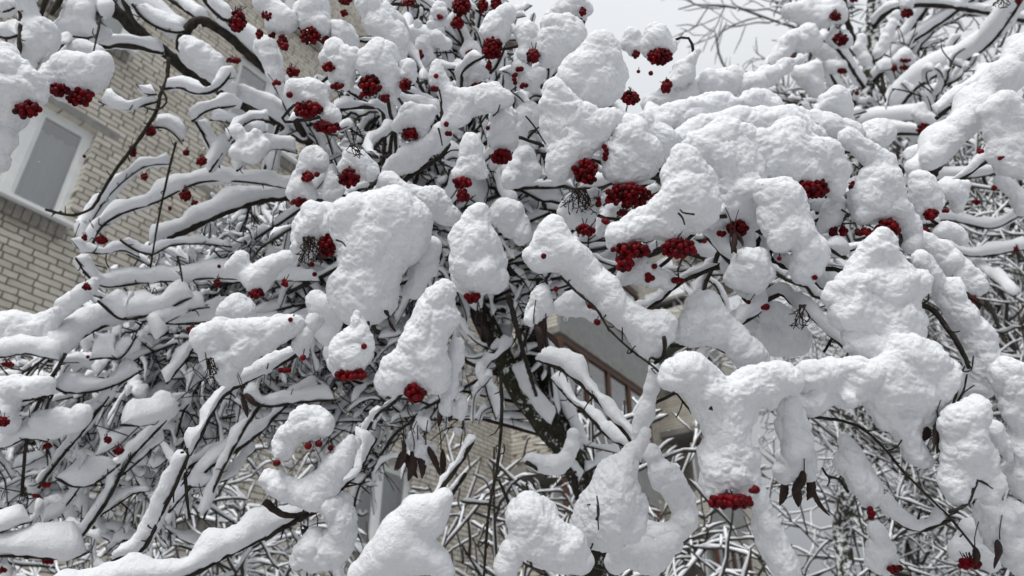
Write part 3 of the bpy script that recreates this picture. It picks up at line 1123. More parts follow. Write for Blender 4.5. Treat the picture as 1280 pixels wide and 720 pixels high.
# ---- pillows of snow: depth, [(x, y, radius) ...] and optionally a relief factor
PIL = [
    (0.92, [(-10, 66, 24), (10, 92, 26), (34, 112, 23), (-5, 122, 30), (12, 145, 16), (2, 172, 14), (-6, 200, 12), (45, 128, 10)]),
    (1.0, [(70, 98, 17), (90, 86, 21), (110, 94, 21), (127, 80, 11), (120, 108, 9), (82, 108, 12), (104, 108, 12)]),
    (1.5, [(30, 38, 14), (30, 65, 12), (50, 34, 14), (56, 50, 13), (34, 82, 9), (62, 40, 8), (40, 55, 14), (35, 12, 10), (33, -6, 10)]),
    (1.62, [(90, 28, 14), (104, 26, 13), (76, 33, 9), (115, 36, 9), (92, 8, 12), (112, 2, 14)], 0.5),
    (1.6, [(98, 58, 10), (85, 66, 10), (108, 62, 8), (120, 66, 10), (127, 78, 8)], 0.6),
    (1.68, [(232, 52, 8), (243, 64, 12), (257, 72, 12), (270, 80, 12), (234, 66, 8), (248, 80, 8)]),
    (1.55, [(0, 428, 18), (22, 408, 16), (44, 412, 16), (60, 402, 13), (80, 384, 11), (104, 368, 10), (119, 354, 7), (30, 424, 18), (60, 420, 12), (8, 405, 12)]),
    (1.46, [(-4, 488, 19), (20, 484, 17), (44, 482, 13), (60, 482, 10), (6, 512, 12), (10, 530, 10)]),
    (1.5, [(50, 526, 13), (76, 522, 15), (102, 516, 13), (66, 538, 12), (96, 530, 10)], 0.5),
    (0.98, [(254, 424, 15), (274, 412, 14), (298, 414, 16), (264, 448, 14), (288, 454, 15), (308, 436, 17), (330, 426, 14), (347, 412, 14), (366, 408, 12), (282, 474, 13), (270, 436, 14), (318, 410, 12)]),
    (0.99, [(392, 402, 10), (383, 418, 10), (374, 432, 9), (380, 442, 7)]),
    (1.05, [(288, 388, 12), (300, 382, 12), (280, 398, 9), (305, 395, 9)]),
    (1.25, [(310, 345, 12), (328, 340, 12), (322, 355, 12), (300, 322, 10), (290, 335, 10), (345, 330, 12), (362, 322, 10)], 0.7),
    (0.86, [(338, 600, 14), (352, 608, 16), (368, 616, 16), (384, 616, 15), (398, 606, 15), (410, 594, 15), (422, 580, 14), (432, 566, 12), (442, 552, 9), (400, 622, 12)]),
    (0.86, [(416, 634, 15), (424, 648, 14), (430, 664, 12), (392, 672, 11), (386, 686, 12), (396, 700, 13), (424, 690, 10), (371, 702, 7), (414, 700, 12), (430, 632, 11), (404, 686, 12), (426, 676, 10)], 1.4),
    (0.86, [(350, 556, 11), (362, 543, 14), (374, 532, 16), (386, 523, 17), (402, 530, 14), (354, 566, 8), (390, 538, 13)]),
    # centre-left giants
    (0.96, [(432, 274, 20), (460, 266, 25), (494, 268, 28), (520, 282, 20), (452, 298, 30), (482, 300, 34), (508, 302, 22), (446, 338, 27), (470, 348, 27), (446, 376, 26), (470, 374, 24), (430, 356, 18), (486, 330, 18)]),
    (1.05, [(540, 250, 17), (552, 264, 15), (567, 272, 10), (500, 240, 14), (530, 244, 18), (488, 226, 10)]),
    (0.97, [(380, 292, 13), (400, 270, 17), (374, 310, 9), (420, 266, 12), (392, 284, 14), (412, 285, 12)], 1.3),
    (1.0, [(530, 318, 14), (526, 342, 13), (535, 334, 9), (518, 358, 9), (538, 308, 9)], 1.2),
    (0.91, [(601, 268, 13), (590, 288, 19), (604, 306, 24), (586, 326, 22), (606, 336, 22), (588, 354, 15), (618, 352, 13), (578, 302, 17), (624, 330, 11), (630, 346, 8), (574, 326, 11)]),
    (1.0, [(626, 270, 13), (642, 280, 15), (653, 296, 11), (644, 264, 9), (630, 258, 10)]),
    (0.84, [(556, 363, 17), (546, 384, 24), (541, 408, 22), (563, 396, 14), (521, 424, 20), (531, 446, 24), (515, 456, 20), (544, 470, 13), (491, 460, 14), (484, 478, 11), (500, 470, 14), (533, 464, 18), (535, 420, 20)]),
    (0.86, [(569, 452, 11), (567, 476, 9), (561, 496, 9), (572, 432, 9), (558, 512, 7)]),
    (0.85, [(447, 396, 7), (447, 410, 12), (441, 425, 13), (431, 445, 17), (446, 450, 18), (455, 438, 12), (424, 458, 12), (420, 440, 9)], 1.2),
    (1.3, [(400, 400, 16), (420, 385, 16), (410, 420, 12), (395, 375, 14)], 0.5),
    # top, between the limbs
    (1.3, [(395, 8, 14), (400, 28, 13), (386, 34, 13), (405, 44, 7), (380, 16, 10)]),
    (1.3, [(430, 42, 12), (432, 52, 9), (420, 34, 9), (442, 50, 6)]),
    (1.2, [(478, 28, 18), (490, 45, 16), (494, 60, 13), (500, 74, 9), (470, 18, 11), (458, 4, 12)]),
    (1.1, [(475, 64, 16), (461, 80, 14), (480, 80, 17), (486, 100, 15), (490, 117, 9), (451, 76, 9), (470, 95, 12)]),
    (1.1, [(420, 66, 12), (430, 80, 13), (425, 95, 13), (435, 100, 9), (412, 74, 8), (445, 68, 10)]),
    (1.0, [(366, 106, 9), (384, 107, 12), (400, 112, 11), (400, 125, 9), (366, 118, 8), (418, 148, 8), (410, 138, 8), (384, 118, 10)]),
    (1.3, [(343, 30, 13), (360, 26, 13), (332, 4, 15), (350, 20, 14)], 0.7),
    (1.35, [(332, 60, 14), (340, 78, 12), (344, 96, 10), (326, 56, 10)], 0.7),
    (1.1, [(510, 84, 11), (514, 98, 9), (504, 94, 8)]),
    (1.4, [(530, 50, 8), (528, 60, 7)]),
    (1.15, [(514, 140, 11), (526, 150, 11), (506, 151, 11), (530, 165, 8), (516, 158, 10), (498, 158, 8), (538, 140, 8)]),
    (1.4, [(549, 10, 9), (552, 18, 7), (545, 16, 7)]),
    (1.4, [(522, 30, 4), (540, 31, 6), (558, 29, 7), (566, 20, 6)], 0.6),
    (1.45, [(520, 42, 9), (545, 48, 11), (558, 56, 8), (515, 40, 8), (535, 44, 9)], 0.6),
    (1.2, [(616, 28, 12), (622, 40, 13), (610, 40, 11), (632, 18, 9), (618, 50, 10)]),
    (1.35, [(589, 58, 8), (592, 66, 6), (584, 64, 5)]),
    (1.35, [(595, 82, 11), (590, 95, 9), (606, 90, 7), (583, 86, 7)]),
    (1.02, [(546, 80, 6), (545, 92, 8), (549, 105, 8), (556, 117, 11), (575, 126, 12), (590, 128, 13), (605, 124, 15), (620, 116, 12), (630, 124, 12), (566, 140, 11), (560, 154, 12), (579, 146, 11), (612, 132, 12)]),
    (1.05, [(626, 140, 12), (628, 160, 14), (632, 178, 12), (636, 148, 12), (622, 172, 11)]),
    (1.2, [(655, 150, 13), (662, 135, 10), (648, 165, 10), (670, 150, 8), (655, 195, 12), (640, 225, 14), (664, 215, 12)], 0.7),
    (1.0, [(590, 184, 13), (580, 200, 13), (596, 204, 13), (575, 216, 9), (602, 218, 9), (589, 172, 9), (584, 212, 10)]),
    (1.15, [(500, 205, 13), (520, 192, 15), (540, 180, 13), (555, 166, 11), (488, 214, 10), (510, 200, 14)]),
    (1.05, [(440, 202, 11), (455, 206, 14), (430, 208, 9), (464, 216, 11), (448, 216, 10), (436, 192, 8), (446, 188, 8)]),
    (1.1, [(390, 192, 13), (396, 206, 12), (381, 202, 9), (376, 216, 9), (376, 234, 11), (386, 244, 9), (370, 240, 8), (402, 198, 8)]),
    (1.1, [(415, 232, 10), (408, 244, 8), (424, 240, 8), (412, 220, 8)]),
    (1.25, [(520, 130, 10), (540, 135, 10), (500, 125, 9)], 0.7),
    # the tall stack in the middle, top to bottom
    (1.12, [(690, 32, 14), (710, 34, 18), (701, 54, 18), (691, 74, 16), (719, 50, 13), (684, 48, 12), (682, 62, 10)]),
    (1.06, [(751, 55, 14), (744, 75, 20), (726, 90, 19), (716, 106, 18), (744, 104, 18), (760, 76, 15), (769, 94, 12), (764, 114, 11), (750, 124, 12), (731, 120, 16)]),
    (0.97, [(694, 112, 12), (690, 130, 14), (710, 134, 17), (735, 150, 19), (712, 163, 19), (691, 155, 14), (750, 160, 14), (765, 142, 8), (773, 152, 6), (704, 190, 16), (724, 188, 17), (700, 214, 12), (714, 200, 15), (742, 178, 14), (696, 176, 14)]),
    (0.97, [(776, 190, 21), (790, 174, 21), (800, 198, 21), (815, 190, 18), (785, 215, 17), (766, 210, 12), (805, 214, 14), (790, 158, 15), (764, 186, 12)]),
    (0.88, [(855, 200, 21), (846, 220, 21), (874, 220, 18), (850, 244, 25), (874, 250, 21), (830, 264, 21), (860, 274, 21), (884, 268, 12), (800, 280, 17), (776, 290, 15), (815, 285, 17), (791, 276, 14), (840, 290, 15), (884, 236, 12), (770, 302, 9)]),
    (1.2, [(661, 36, 9), (670, 46, 11), (661, 60, 11), (655, 70, 8), (652, 44, 8)]),
    (1.2, [(648, 85, 10), (660, 95, 10), (676, 92, 8), (664, 108, 9), (650, 102, 8)], 0.8),
    (1.35, [(788, 45, 9), (796, 54, 9), (784, 55, 7), (792, 62, 6)]),
    (1.28, [(820, 44, 14), (825, 56, 16), (814, 62, 11), (836, 58, 9), (808, 54, 8)]),
    (1.25, [(850, 86, 10), (864, 76, 7), (872, 64, 4), (848, 98, 9), (838, 104, 7), (860, 92, 10)]),
    (1.3, [(700, 8, 10), (722, 2, 10), (730, 12, 9), (706, 18, 8), (690, 20, 8)]),
    (1.28, [(835, 122, 14), (858, 112, 16), (888, 104, 16), (912, 100, 16), (940, 108, 14), (960, 96, 12), (980, 84, 10), (1000, 74, 7), (815, 128, 12)]),
    (1.12, [(840, 152, 20), (868, 140, 21), (904, 134, 21), (940, 126, 17), (960, 134, 16), (820, 152, 14), (888, 150, 18)]),
    (0.97, [(868, 182, 20), (905, 170, 23), (930, 176, 17), (892, 200, 25), (916, 210, 24), (940, 200, 18), (926, 235, 24), (916, 258, 19), (944, 248, 15), (905, 240, 17), (898, 274, 10), (940, 272, 10)]),
    (0.97, [(950, 180, 22), (985, 170, 24), (1010, 188, 21), (980, 200, 24), (960, 208, 18), (1030, 186, 17), (1010, 214, 15), (1040, 204, 12), (1052, 214, 9), (984, 222, 11), (1040, 228, 9), (1048, 240, 7)]),
    (0.91, [(956, 240, 15), (974, 246, 19), (966, 274, 19), (985, 280, 19), (1000, 290, 17), (1010, 310, 19), (1002, 334, 15), (1022, 330, 12), (990, 252, 12), (1028, 314, 8), (1012, 346, 10), (976, 300, 14)]),
    (1.0, [(1040, 262, 12), (1036, 276, 12), (1046, 250, 7), (1030, 286, 8)]),
    (0.98, [(1086, 190, 15), (1105, 206, 15), (1090, 225, 19), (1110, 230, 15), (1082, 250, 19), (1105, 258, 19), (1124, 260, 11), (1074, 268, 11), (1142, 292, 8), (1060, 170, 14), (1070, 180, 12), (1134, 276, 11), (1138, 306, 8)]),
    (1.1, [(1030, 158, 17), (1050, 164, 14), (1010, 150, 14), (1068, 165, 10), (990, 148, 14)]),
    (1.15, [(1036, 126, 13), (1050, 132, 12), (1024, 138, 9), (1060, 148, 8), (1044, 118, 9)]),
    (1.1, [(1094, 164, 16), (1102, 170, 14), (1090, 176, 13)]),
    (1.12, [(1150, 228, 12), (1160, 240, 15), (1150, 250, 12), (1166, 254, 12), (1156, 262, 9), (1148, 268, 7)]),
    (1.2, [(1190, 240, 11), (1201, 246, 11), (1184, 234, 9), (1196, 258, 8), (1206, 232, 7)]),
    (1.1, [(1182, 285, 10), (1195, 290, 9), (1172, 292, 8), (1202, 300, 8)], 0.8),
    (0.92, [(930, 320, 14), (945, 324, 17), (940, 340, 17), (921, 336, 12), (955, 340, 12), (914, 350, 9), (945, 358, 10), (928, 356, 9)]),
    (1.02, [(966, 390, 12), (980, 400, 14), (990, 418, 17), (976, 428, 18), (995, 434, 12), (962, 420, 12), (1000, 420, 10)]),
    (1.1, [(925, 400, 12), (940, 412, 11), (950, 400, 10), (936, 424, 10)], 1.2),
    # the heart and the slabs on the right
    (0.87, [(690, 286, 14), (682, 300, 13), (700, 314, 23), (676, 326, 14), (724, 320, 16), (720, 344, 17), (745, 336, 13), (754, 358, 19), (766, 380, 19), (785, 394, 19), (802, 408, 20), (820, 404, 16), (832, 400, 11), (806, 428, 15), (816, 440, 10), (830, 418, 10), (662, 318, 9), (736, 352, 14)], 0.7),
    (0.87, [(676, 364, 9), (669, 384, 12), (661, 396, 9), (680, 382, 9), (672, 372, 9)], 1.4),
    (1.02, [(715, 375, 12), (700, 385, 11), (725, 388, 10), (742, 395, 8)], 0.8),
    (0.9, [(880, 380, 17), (870, 400, 19), (890, 400, 19), (861, 416, 14), (885, 418, 17), (906, 416, 14), (920, 430, 13), (936, 446, 13), (950, 456, 11), (850, 420, 9)], 1.1),
    (0.81, [(852, 462, 14), (836, 472, 12), (870, 470, 22), (890, 488, 24), (915, 498, 24), (882, 508, 21), (930, 480, 18), (946, 478, 15), (965, 470, 17), (985, 480, 15), (960, 498, 14), (926, 520, 22), (902, 538, 21), (915, 560, 24), (901, 580, 22), (920, 590, 20), (888, 560, 15), (940, 572, 12), (896, 600, 15), (924, 602, 15), (908, 610, 12)]),
    (0.83, [(984, 498, 15), (988, 516, 16), (996, 534, 14), (1000, 550, 12), (984, 532, 11), (992, 562, 10)]),
    (0.81, [(948, 628, 11), (954, 652, 13), (965, 678, 16), (980, 704, 18), (944, 614, 8), (990, 722, 18), (960, 666, 14), (972, 692, 16)]),
    (0.87, [(1103, 298, 9), (1100, 318, 16), (1086, 334, 18), (1114, 335, 18), (1071, 358, 21), (1100, 364, 24), (1128, 350, 15), (1062, 392, 21), (1090, 400, 24), (1120, 384, 20), (1148, 352, 11), (1130, 408, 22), (1100, 438, 24), (1066, 428, 16), (1042, 366, 10), (1092, 312, 10)]),
    (0.84, [(1010, 470, 14), (1040, 466, 18), (1075, 466, 22), (1110, 464, 24), (1140, 450, 25), (1164, 454, 24), (1180, 466, 19), (1130, 488, 24), (1096, 500, 20), (1060, 494, 18), (1026, 494, 15), (1160, 490, 20), (1150, 520, 18), (1134, 538, 16), (1186, 490, 12), (1144, 560, 13), (1152, 576, 10), (1128, 434, 18), (1012, 506, 9), (1110, 524, 14)]),
    (0.92, [(1150, 322, 12), (1164, 345, 14), (1180, 365, 16), (1195, 385, 16), (1210, 405, 16), (1221, 430, 16), (1227, 455, 16), (1224, 475, 14), (1215, 486, 12), (1188, 376, 15), (1203, 395, 15), (1216, 418, 15), (1224, 443, 15)]),
    (1.02, [(1164, 310, 12), (1180, 320, 15), (1195, 335, 15), (1205, 350, 17), (1215, 356, 13), (1201, 364, 10), (1150, 302, 10)]),
    (0.86, [(1254, 462, 12), (1262, 476, 16), (1276, 490, 18), (1282, 470, 15), (1266, 510, 11), (1282, 530, 16), (1275, 560, 17), (1270, 590, 15), (1282, 612, 15), (1284, 580, 15)]),
    (0.81, [(1190, 530, 15), (1205, 545, 19), (1196, 570, 21), (1215, 580, 21), (1191, 600, 17), (1225, 600, 17), (1238, 620, 12), (1200, 618, 12), (1234, 570, 12), (1244, 600, 9), (1201, 516, 9), (1214, 520, 12), (1222, 506, 10), (1212, 560, 18), (1208, 530, 14)]),
    (0.85, [(1240, 536, 8), (1254, 560, 8), (1248, 548, 8), (1260, 572, 6)], 1.4),
    (0.86, [(1056, 548, 9), (1061, 568, 15), (1070, 588, 17), (1080, 604, 14), (1086, 620, 9), (1052, 576, 10), (1074, 598, 14)]),
    (0.86, [(1000, 558, 13), (986, 572, 14), (1010, 574, 13), (981, 590, 9), (1016, 592, 8), (996, 584, 11)], 1.4),
    (0.92, [(1095, 664, 8), (1099, 682, 13), (1105, 704, 15), (1090, 702, 10), (1110, 692, 10)], 1.1),
    (0.86, [(1236, 650, 14), (1250, 660, 14), (1260, 680, 14), (1241, 678, 10), (1266, 640, 12), (1276, 664, 14), (1228, 636, 9), (1270, 700, 12)], 1.3),
    (0.95, [(1215, 660, 10), (1206, 680, 12), (1225, 690, 12), (1240, 705, 12), (1195, 690, 8)], 0.8),
    (0.82, [(660, 638, 19), (670, 654, 21), (661, 674, 17), (690, 668, 17), (710, 680, 19), (700, 698, 14), (680, 690, 16), (726, 702, 12), (640, 690, 8), (632, 706, 10), (652, 650, 14), (678, 640, 12)]),
    (0.9, [(785, 566, 12), (776, 580, 16), (765, 600, 22), (760, 624, 26), (745, 648, 24), (774, 644, 22), (756, 668, 18), (790, 660, 13), (735, 630, 13), (795, 626, 12), (799, 556, 8), (808, 540, 7), (730, 660, 12), (772, 616, 20)]),
    (1.05, [(814, 568, 9), (825, 590, 13), (840, 606, 16), (854, 626, 17), (859, 648, 17), (845, 668, 15), (820, 668, 13), (804, 664, 10), (832, 598, 14)], 0.9),
    (0.95, [(780, 690, 14), (800, 690, 16), (825, 688, 15), (770, 702, 12), (845, 680, 12), (812, 704, 14)], 1.1),
    (1.2, [(800, 532, 11), (809, 510, 9), (815, 486, 10), (818, 462, 9), (806, 520, 10), (798, 548, 10)], 0.5),
    (0.78, [(521, 640, 20), (500, 668, 26), (481, 698, 28), (520, 690, 26), (540, 656, 15), (450, 716, 16), (546, 698, 15), (556, 716, 13), (548, 634, 12), (558, 618, 9), (532, 646, 18)], 0.35),
    (0.86, [(516, 548, 9), (526, 560, 11), (536, 572, 9), (520, 572, 8), (545, 560, 7), (532, 586, 6)], 1.8),
    (0.86, [(575, 500, 8), (578, 520, 7), (572, 540, 6), (574, 512, 8)], 1.6),
    (1.55, [(664, 574, 9), (676, 579, 11), (692, 581, 11), (706, 574, 10), (714, 558, 9), (716, 542, 7), (700, 584, 9)], 0.6),
    (1.55, [(298, 164, 8), (309, 180, 10), (296, 190, 9), (318, 196, 9), (331, 180, 9), (322, 166, 7)]),
    # the long blanket behind the front caps
    (1.06, [(842, 178, 16), (862, 168, 18), (884, 160, 18), (906, 158, 18), (930, 156, 18), (954, 158, 18), (978, 156, 17), (1000, 160, 15), (870, 190, 16), (940, 178, 16), (1020, 172, 12)]),
    (1.04, [(806, 152, 14), (818, 164, 17), (832, 178, 18), (842, 196, 18), (826, 200, 14), (808, 170, 14), (850, 214, 14)]),
    (1.02, [(958, 225, 16), (972, 235, 15), (946, 240, 14), (962, 255, 14), (950, 270, 12)]),
    # shelves at the right edge
    (1.38, [(1162, 200, 13), (1178, 184, 17), (1196, 164, 19), (1216, 144, 21), (1236, 120, 22), (1258, 96, 22), (1280, 74, 22), (1300, 50, 22)], 0.6),
    (1.3, [(1236, 140, 13), (1255, 130, 15), (1270, 146, 13), (1241, 168, 12), (1260, 180, 13), (1276, 170, 14), (1241, 194, 10), (1255, 210, 12), (1276, 214, 10), (1266, 195, 11), (1248, 154, 12)]),
    (1.4, [(1262, 232, 10), (1274, 245, 10), (1250, 225, 8), (1278, 262, 9)], 0.8),
    (0.9, [(815, 345, 14), (800, 335, 12), (834, 352, 10), (782, 348, 9)], 1.1),
    (1.0, [(720, 252, 14), (706, 262, 10), (735, 262, 12), (722, 275, 12), (745, 245, 9)], 0.9),
    (1.05, [(755, 275, 10), (765, 262, 10), (748, 290, 8)], 0.7),
]
for row in PIL:
    mb = MB()
    pillow(mb, row[0], row[1], row[2] if len(row) > 2 else 1.0)
    mb.build('snow_cap', SNOW, rowan)

# ---- berry clusters: depth, x, y, half width, half height (px), optional count
BER = [
    (0.92, 33, 137, 19, 13), (1.0, 74, 112, 18, 10), (1.0, 100, 122, 18, 13), (1.05, 297, 28, 12, 14), (1.6, 292, 77, 10, 4), (1.6, 188, 166, 7, 7), (1.6, 166, 190, 5, 8),
    (1.3, 388, 46, 14, 12), (1.3, 408, 54, 6, 8), (1.3, 335, 20, 8, 9), (1.3, 324, 44, 5, 7), (1.3, 340, 46, 5, 5), (1.3, 353, 54, 7, 9), (1.3, 430, 18, 6, 5),
    (1.1, 463, 108, 15, 13), (1.1, 482, 124, 7, 7), (1.1, 455, 120, 9, 5), (1.1, 410, 85, 10, 7), (1.1, 421, 109, 10, 5), (1.0, 384, 138, 19, 12), (1.0, 408, 161, 18, 8), (1.0, 362, 118, 4, 6, 2), (1.2, 366, 92, 9, 7),
    (1.1, 507, 107, 9, 8), (1.4, 525, 70, 6, 6), (1.15, 512, 168, 10, 8), (1.15, 520, 172, 5, 5), (1.4, 550, 23, 6, 4), (1.35, 577, 10, 13, 11), (1.35, 572, 30, 9, 8), (1.35, 604, 9, 7, 9), (1.35, 620, 6, 7, 9), (1.4, 511, 5, 8, 5),
    (1.35, 432, 2, 10, 6), (1.35, 380, 5, 6, 5), (1.2, 616, 62, 13, 15), (1.2, 611, 84, 5, 6), (1.35, 588, 68, 6, 5), (1.35, 595, 108, 8, 4), (1.02, 545, 95, 3, 3, 1), (1.02, 543, 112, 6, 5), (1.02, 558, 155, 4, 4, 1), (1.02, 561, 167, 6, 4, 2), (1.02, 610, 160, 4, 4, 1),
    (1.05, 627, 197, 14, 11), (1.0, 577, 229, 14, 8), (1.0, 579, 246, 9, 9), (1.05, 436, 224, 14, 13), (1.1, 385, 222, 9, 7), (1.1, 397, 218, 5, 4, 2), (1.1, 375, 254, 12, 6), (1.1, 409, 255, 4, 3, 1), (1.15, 345, 105, 6, 5), (1.15, 355, 60, 6, 6),
    (1.12, 666, 72, 9, 10), (1.2, 643, 100, 5, 9), (1.2, 655, 109, 7, 4), (1.2, 650, 88, 6, 4), (1.3, 728, 16, 6, 7), (1.35, 795, 70, 6, 6), (1.28, 824, 72, 17, 12), (1.3, 798, 90, 4, 4, 2), (1.3, 813, 92, 5, 4, 2), (1.25, 833, 110, 8, 9), (1.2, 788, 124, 13, 9),
    (0.97, 732, 216, 17, 18), (0.97, 757, 191, 6, 11), (0.97, 786, 247, 31, 17), (0.97, 778, 268, 10, 6), (0.88, 790, 314, 26, 11), (0.88, 848, 312, 24, 13), (0.88, 782, 330, 13, 12), (0.88, 880, 301, 5, 5, 1), (0.9, 811, 349, 9, 7), (0.9, 818, 333, 4, 4, 1), (0.9, 848, 352, 10, 6), (0.9, 757, 279, 7, 5), (0.95, 731, 289, 13, 8), (0.97, 748, 254, 4, 8),
    (0.97, 922, 286, 15, 13), (0.97, 902, 294, 7, 5), (0.97, 1012, 237, 25, 14), (1.0, 1042, 291, 7, 8), (1.0, 1054, 290, 6, 7), (1.0, 1067, 234, 6, 7), (0.98, 1080, 292, 14, 6), (0.98, 1110, 287, 17, 12), (1.12, 1163, 269, 10, 8), (1.12, 1157, 290, 6, 6), (1.12, 1171, 301, 12, 6), (1.2, 1190, 293, 6, 4), (1.2, 1181, 265, 6, 3), (1.3, 1204, 254, 5, 3),
    (1.3, 1252, 198, 5, 5), (1.3, 1226, 190, 6, 4), (0.91, 974, 323, 4, 4, 1), (0.91, 1019, 347, 5, 4, 2), (0.92, 935, 378, 5, 5, 1), (0.92, 956, 384, 7, 5, 3), (1.02, 1211, 381, 13, 12), (1.0, 1182, 355, 5, 4), (0.79, 913, 628, 30, 11), (0.79, 944, 614, 9, 7),
    (0.86, 1088, 643, 7, 9), (0.92, 1117, 713, 12, 7), (0.86, 1212, 706, 18, 8), (0.87, 680, 320, 4, 4, 1), (0.87, 695, 361, 5, 5, 1), (0.87, 736, 383, 6, 5, 2), (0.87, 746, 402, 6, 7, 3),
    (0.91, 590, 373, 10, 8), (0.84, 519, 492, 15, 13), (0.84, 504, 480, 4, 4, 1), (0.85, 440, 470, 22, 9), (0.85, 446, 442, 4, 4, 1), (0.85, 455, 433, 4, 4, 1), (0.97, 409, 308, 13, 16), (1.0, 390, 331, 4, 4, 1), (1.0, 393, 343, 4, 4, 1), (1.0, 536, 301, 5, 5, 1), (0.98, 364, 400, 5, 5, 1), (0.98, 379, 447, 5, 5, 1), (0.98, 356, 464, 9, 6),
    (0.86, 347, 579, 7, 5, 3), (0.86, 398, 556, 7, 5), (0.86, 413, 560, 5, 5, 1), (0.86, 386, 558, 6, 5), (1.25, 320, 368, 11, 7), (1.25, 356, 355, 5, 6), (1.3, 272, 355, 6, 6), (1.3, 274, 333, 3, 3, 1), (1.5, 240, 415, 8, 6), (1.55, 232, 245, 8, 8), (1.55, 243, 255, 5, 4), (1.55, 252, 203, 7, 6), (1.55, 233, 192, 5, 4), (1.55, 181, 222, 5, 5), (1.55, 127, 301, 8, 6), (1.55, 106, 298, 4, 4), (1.5, 108, 360, 7, 5), (1.5, 110, 446, 3, 3, 1), (1.5, 10, 456, 9, 4), (1.3, 3, 528, 9, 7), (1.55, 134, 552, 6, 5), (1.55, 148, 565, 7, 5), (1.55, 60, 559, 6, 4), (1.5, 58, 607, 7, 4), (1.5, 46, 621, 5, 3), (1.5, 60, 702, 8, 6), (1.45, 3, 714, 5, 4), (1.6, 213, 262, 3, 3), (1.6, 105, 195, 3, 3, 1),
]
BER.sort(key=lambda b: -b[3] * b[4])
rest = MB()
for i, b in enumerate(BER):
    n = b[5] if len(b) > 5 else None
    if i < 97:
        cluster(rowan, *b[:5], n=n)
    else:
        cluster(None, *b[:5], n=n, mb=rest)
o = rest.build('berries', [BERRY, CALYX], rowan)
o['kind'] = 'stuff'

# ---- withered leaves hanging below some of the caps
for d, x, y, n, L, spread in ((0.86, 528, 560, 9, 46, 30), (0.88, 400, 660, 8, 42, 34), (0.87, 672, 405, 6, 34, 14), (0.86, 1000, 598, 7, 52, 20), (0.9, 560, 500, 4, 34, 18),
                              (0.84, 1172, 535, 5, 40, 14), (0.86, 1240, 680, 5, 36, 24), (0.95, 470, 395, 6, 22, 22), (0.9, 1003, 505, 5, 26, 12), (0.9, 600, 405, 2, 30, 10), (0.95, 300, 505, 2, 40, 4), (0.92, 925, 300, 3, 30, 14)):
    mb = MB()
    for i in range(n):
        bx, by = x + rnd(-spread, spread), y + rnd(-14, 10)
        base = px(bx, by, d + rnd(-0.02, 0.02))
        dr = -UP * rnd(0.7, 1.1) + RT * rnd(-0.6, 0.6) + FW * rnd(-0.3, 0.3)
        leaf(mb, base, dr, L * 0.8 * rnd(0.6, 1.15) * d / FPX, L * rnd(0.09, 0.15) * d / FPX, rnd(-0.3, 0.4), rnd(-0.9, 0.9))
        tube(mb, spline([base, base + UP * 0.012, base + UP * 0.028 + RT * rnd(-0.008, 0.008)], 4), 0.0008, 0.0006, 4, 0)
    mb.build('withered_leaves', LEAF, rowan)

# ---- dry wiry fruit stalks left after the berries were eaten
for d, x, y, w_, h_, n in ((0.96, 386, 312, 20, 16, 26), (0.97, 724, 252, 22, 16, 28), (0.97, 262, 462, 12, 14, 14), (1.0, 440, 188, 12, 6, 10), (1.3, 1252, 5, 12, 6, 10), (0.9, 1003, 395, 14, 14, 12)):
    mb = MB()
    for i in range(n):
        p = px(x + rnd(-w_, w_) * 0.4, y - h_, d - rnd(0.005, 0.03))
        e = px(x + rnd(-w_, w_), y + rnd(-0.4, 1) * h_, d - rnd(0.0, 0.035))
        m_ = (p + e) / 2 + RNG.standard_normal(3) * 0.005
        tube(mb, spline([p, m_, e], 6), 0.0007, 0.00055, 4, 0.1)
        for k in range(3):
            t = e + (RT * rnd(-1, 1) - UP * rnd(-0.4, 1) + FW * rnd(-.5, .5)) * 0.006
            tube(mb, spline([e, t], 3), 0.0006, 0.0005, 4, 0)
    mb.build('dry_stalks', CALYX, rowan)

# ---- small bare twig ends poking out of the snow
tw = MB()
for d, pts in ((0.82, [(868, 268), (854, 266), (850, 262)]), (0.85, [(848, 266), (853, 272), (856, 281)]), (0.9, [(888, 272), (893, 274)]), (0.8, [(887, 512), (889, 508), (890, 513)]),
               (0.8, [(745, 650), (749, 640), (746, 620)]), (0.97, [(657, 145), (668, 158), (682, 180)]), (1.0, [(616, 145), (622, 140), (625, 131)]), (0.92, [(960, 290), (974, 298)]), (0.98, [(1066, 205), (1074, 211)]), (1.0, [(1052, 262), (1063, 269)]),
               (0.86, [(420, 300), (428, 303), (432, 308)]), (1.0, [(549, 112), (552, 128), (551, 143)]), (1.0, [(548, 160), (551, 172), (553, 182)])):
    tube(tw, chain(pts, d - 0.02), 0.0013, 0.0009, 5, 0.1)

# ---- the finer branching behind: limbs leave the fork and droop outward, all with snow on them
fork = [px(650, 400, 2.02), px(600, 380, 2.0), px(700, 520, 1.95), px(560, 340, 1.95), px(470, 255, 1.85), px(660, 440, 2.0), px(430, 225, 1.85), px(380, 335, 1.92), px(480, 415, 1.94), px(330, 150, 1.76), px(420, 362, 1.93),
        px(520, 300, 1.9), px(760, 331, 1.85), px(830, 311, 1.78), px(700, 262, 1.95)]
tsn = MB()
NODES = []


def ymin(x):
    return np.interp(x, [-60, 0, 80, 105, 112, 170, 260, 330, 420, 520, 640, 690, 740, 850, 950, 990, 1040, 1300], [430, 410, 385, 350, 280, 215, 200, 150, 60, -60, -60, 40, 80, 110, 110, 40, -120, -200])


GAPS = [(700, 805, 385, 505), (815, 890, 500, 610), (775, 870, 345, 400), (880, 940, 420, 465), (280, 345, 560, 700), (520, 690, 560, 720)]       # where the building shows through


def proj(p):
    v = p - CAM
    d = v @ FW
    return 640 + FPX * (v @ RT) / d, 360 - FPX * (v @ UP) / d, d


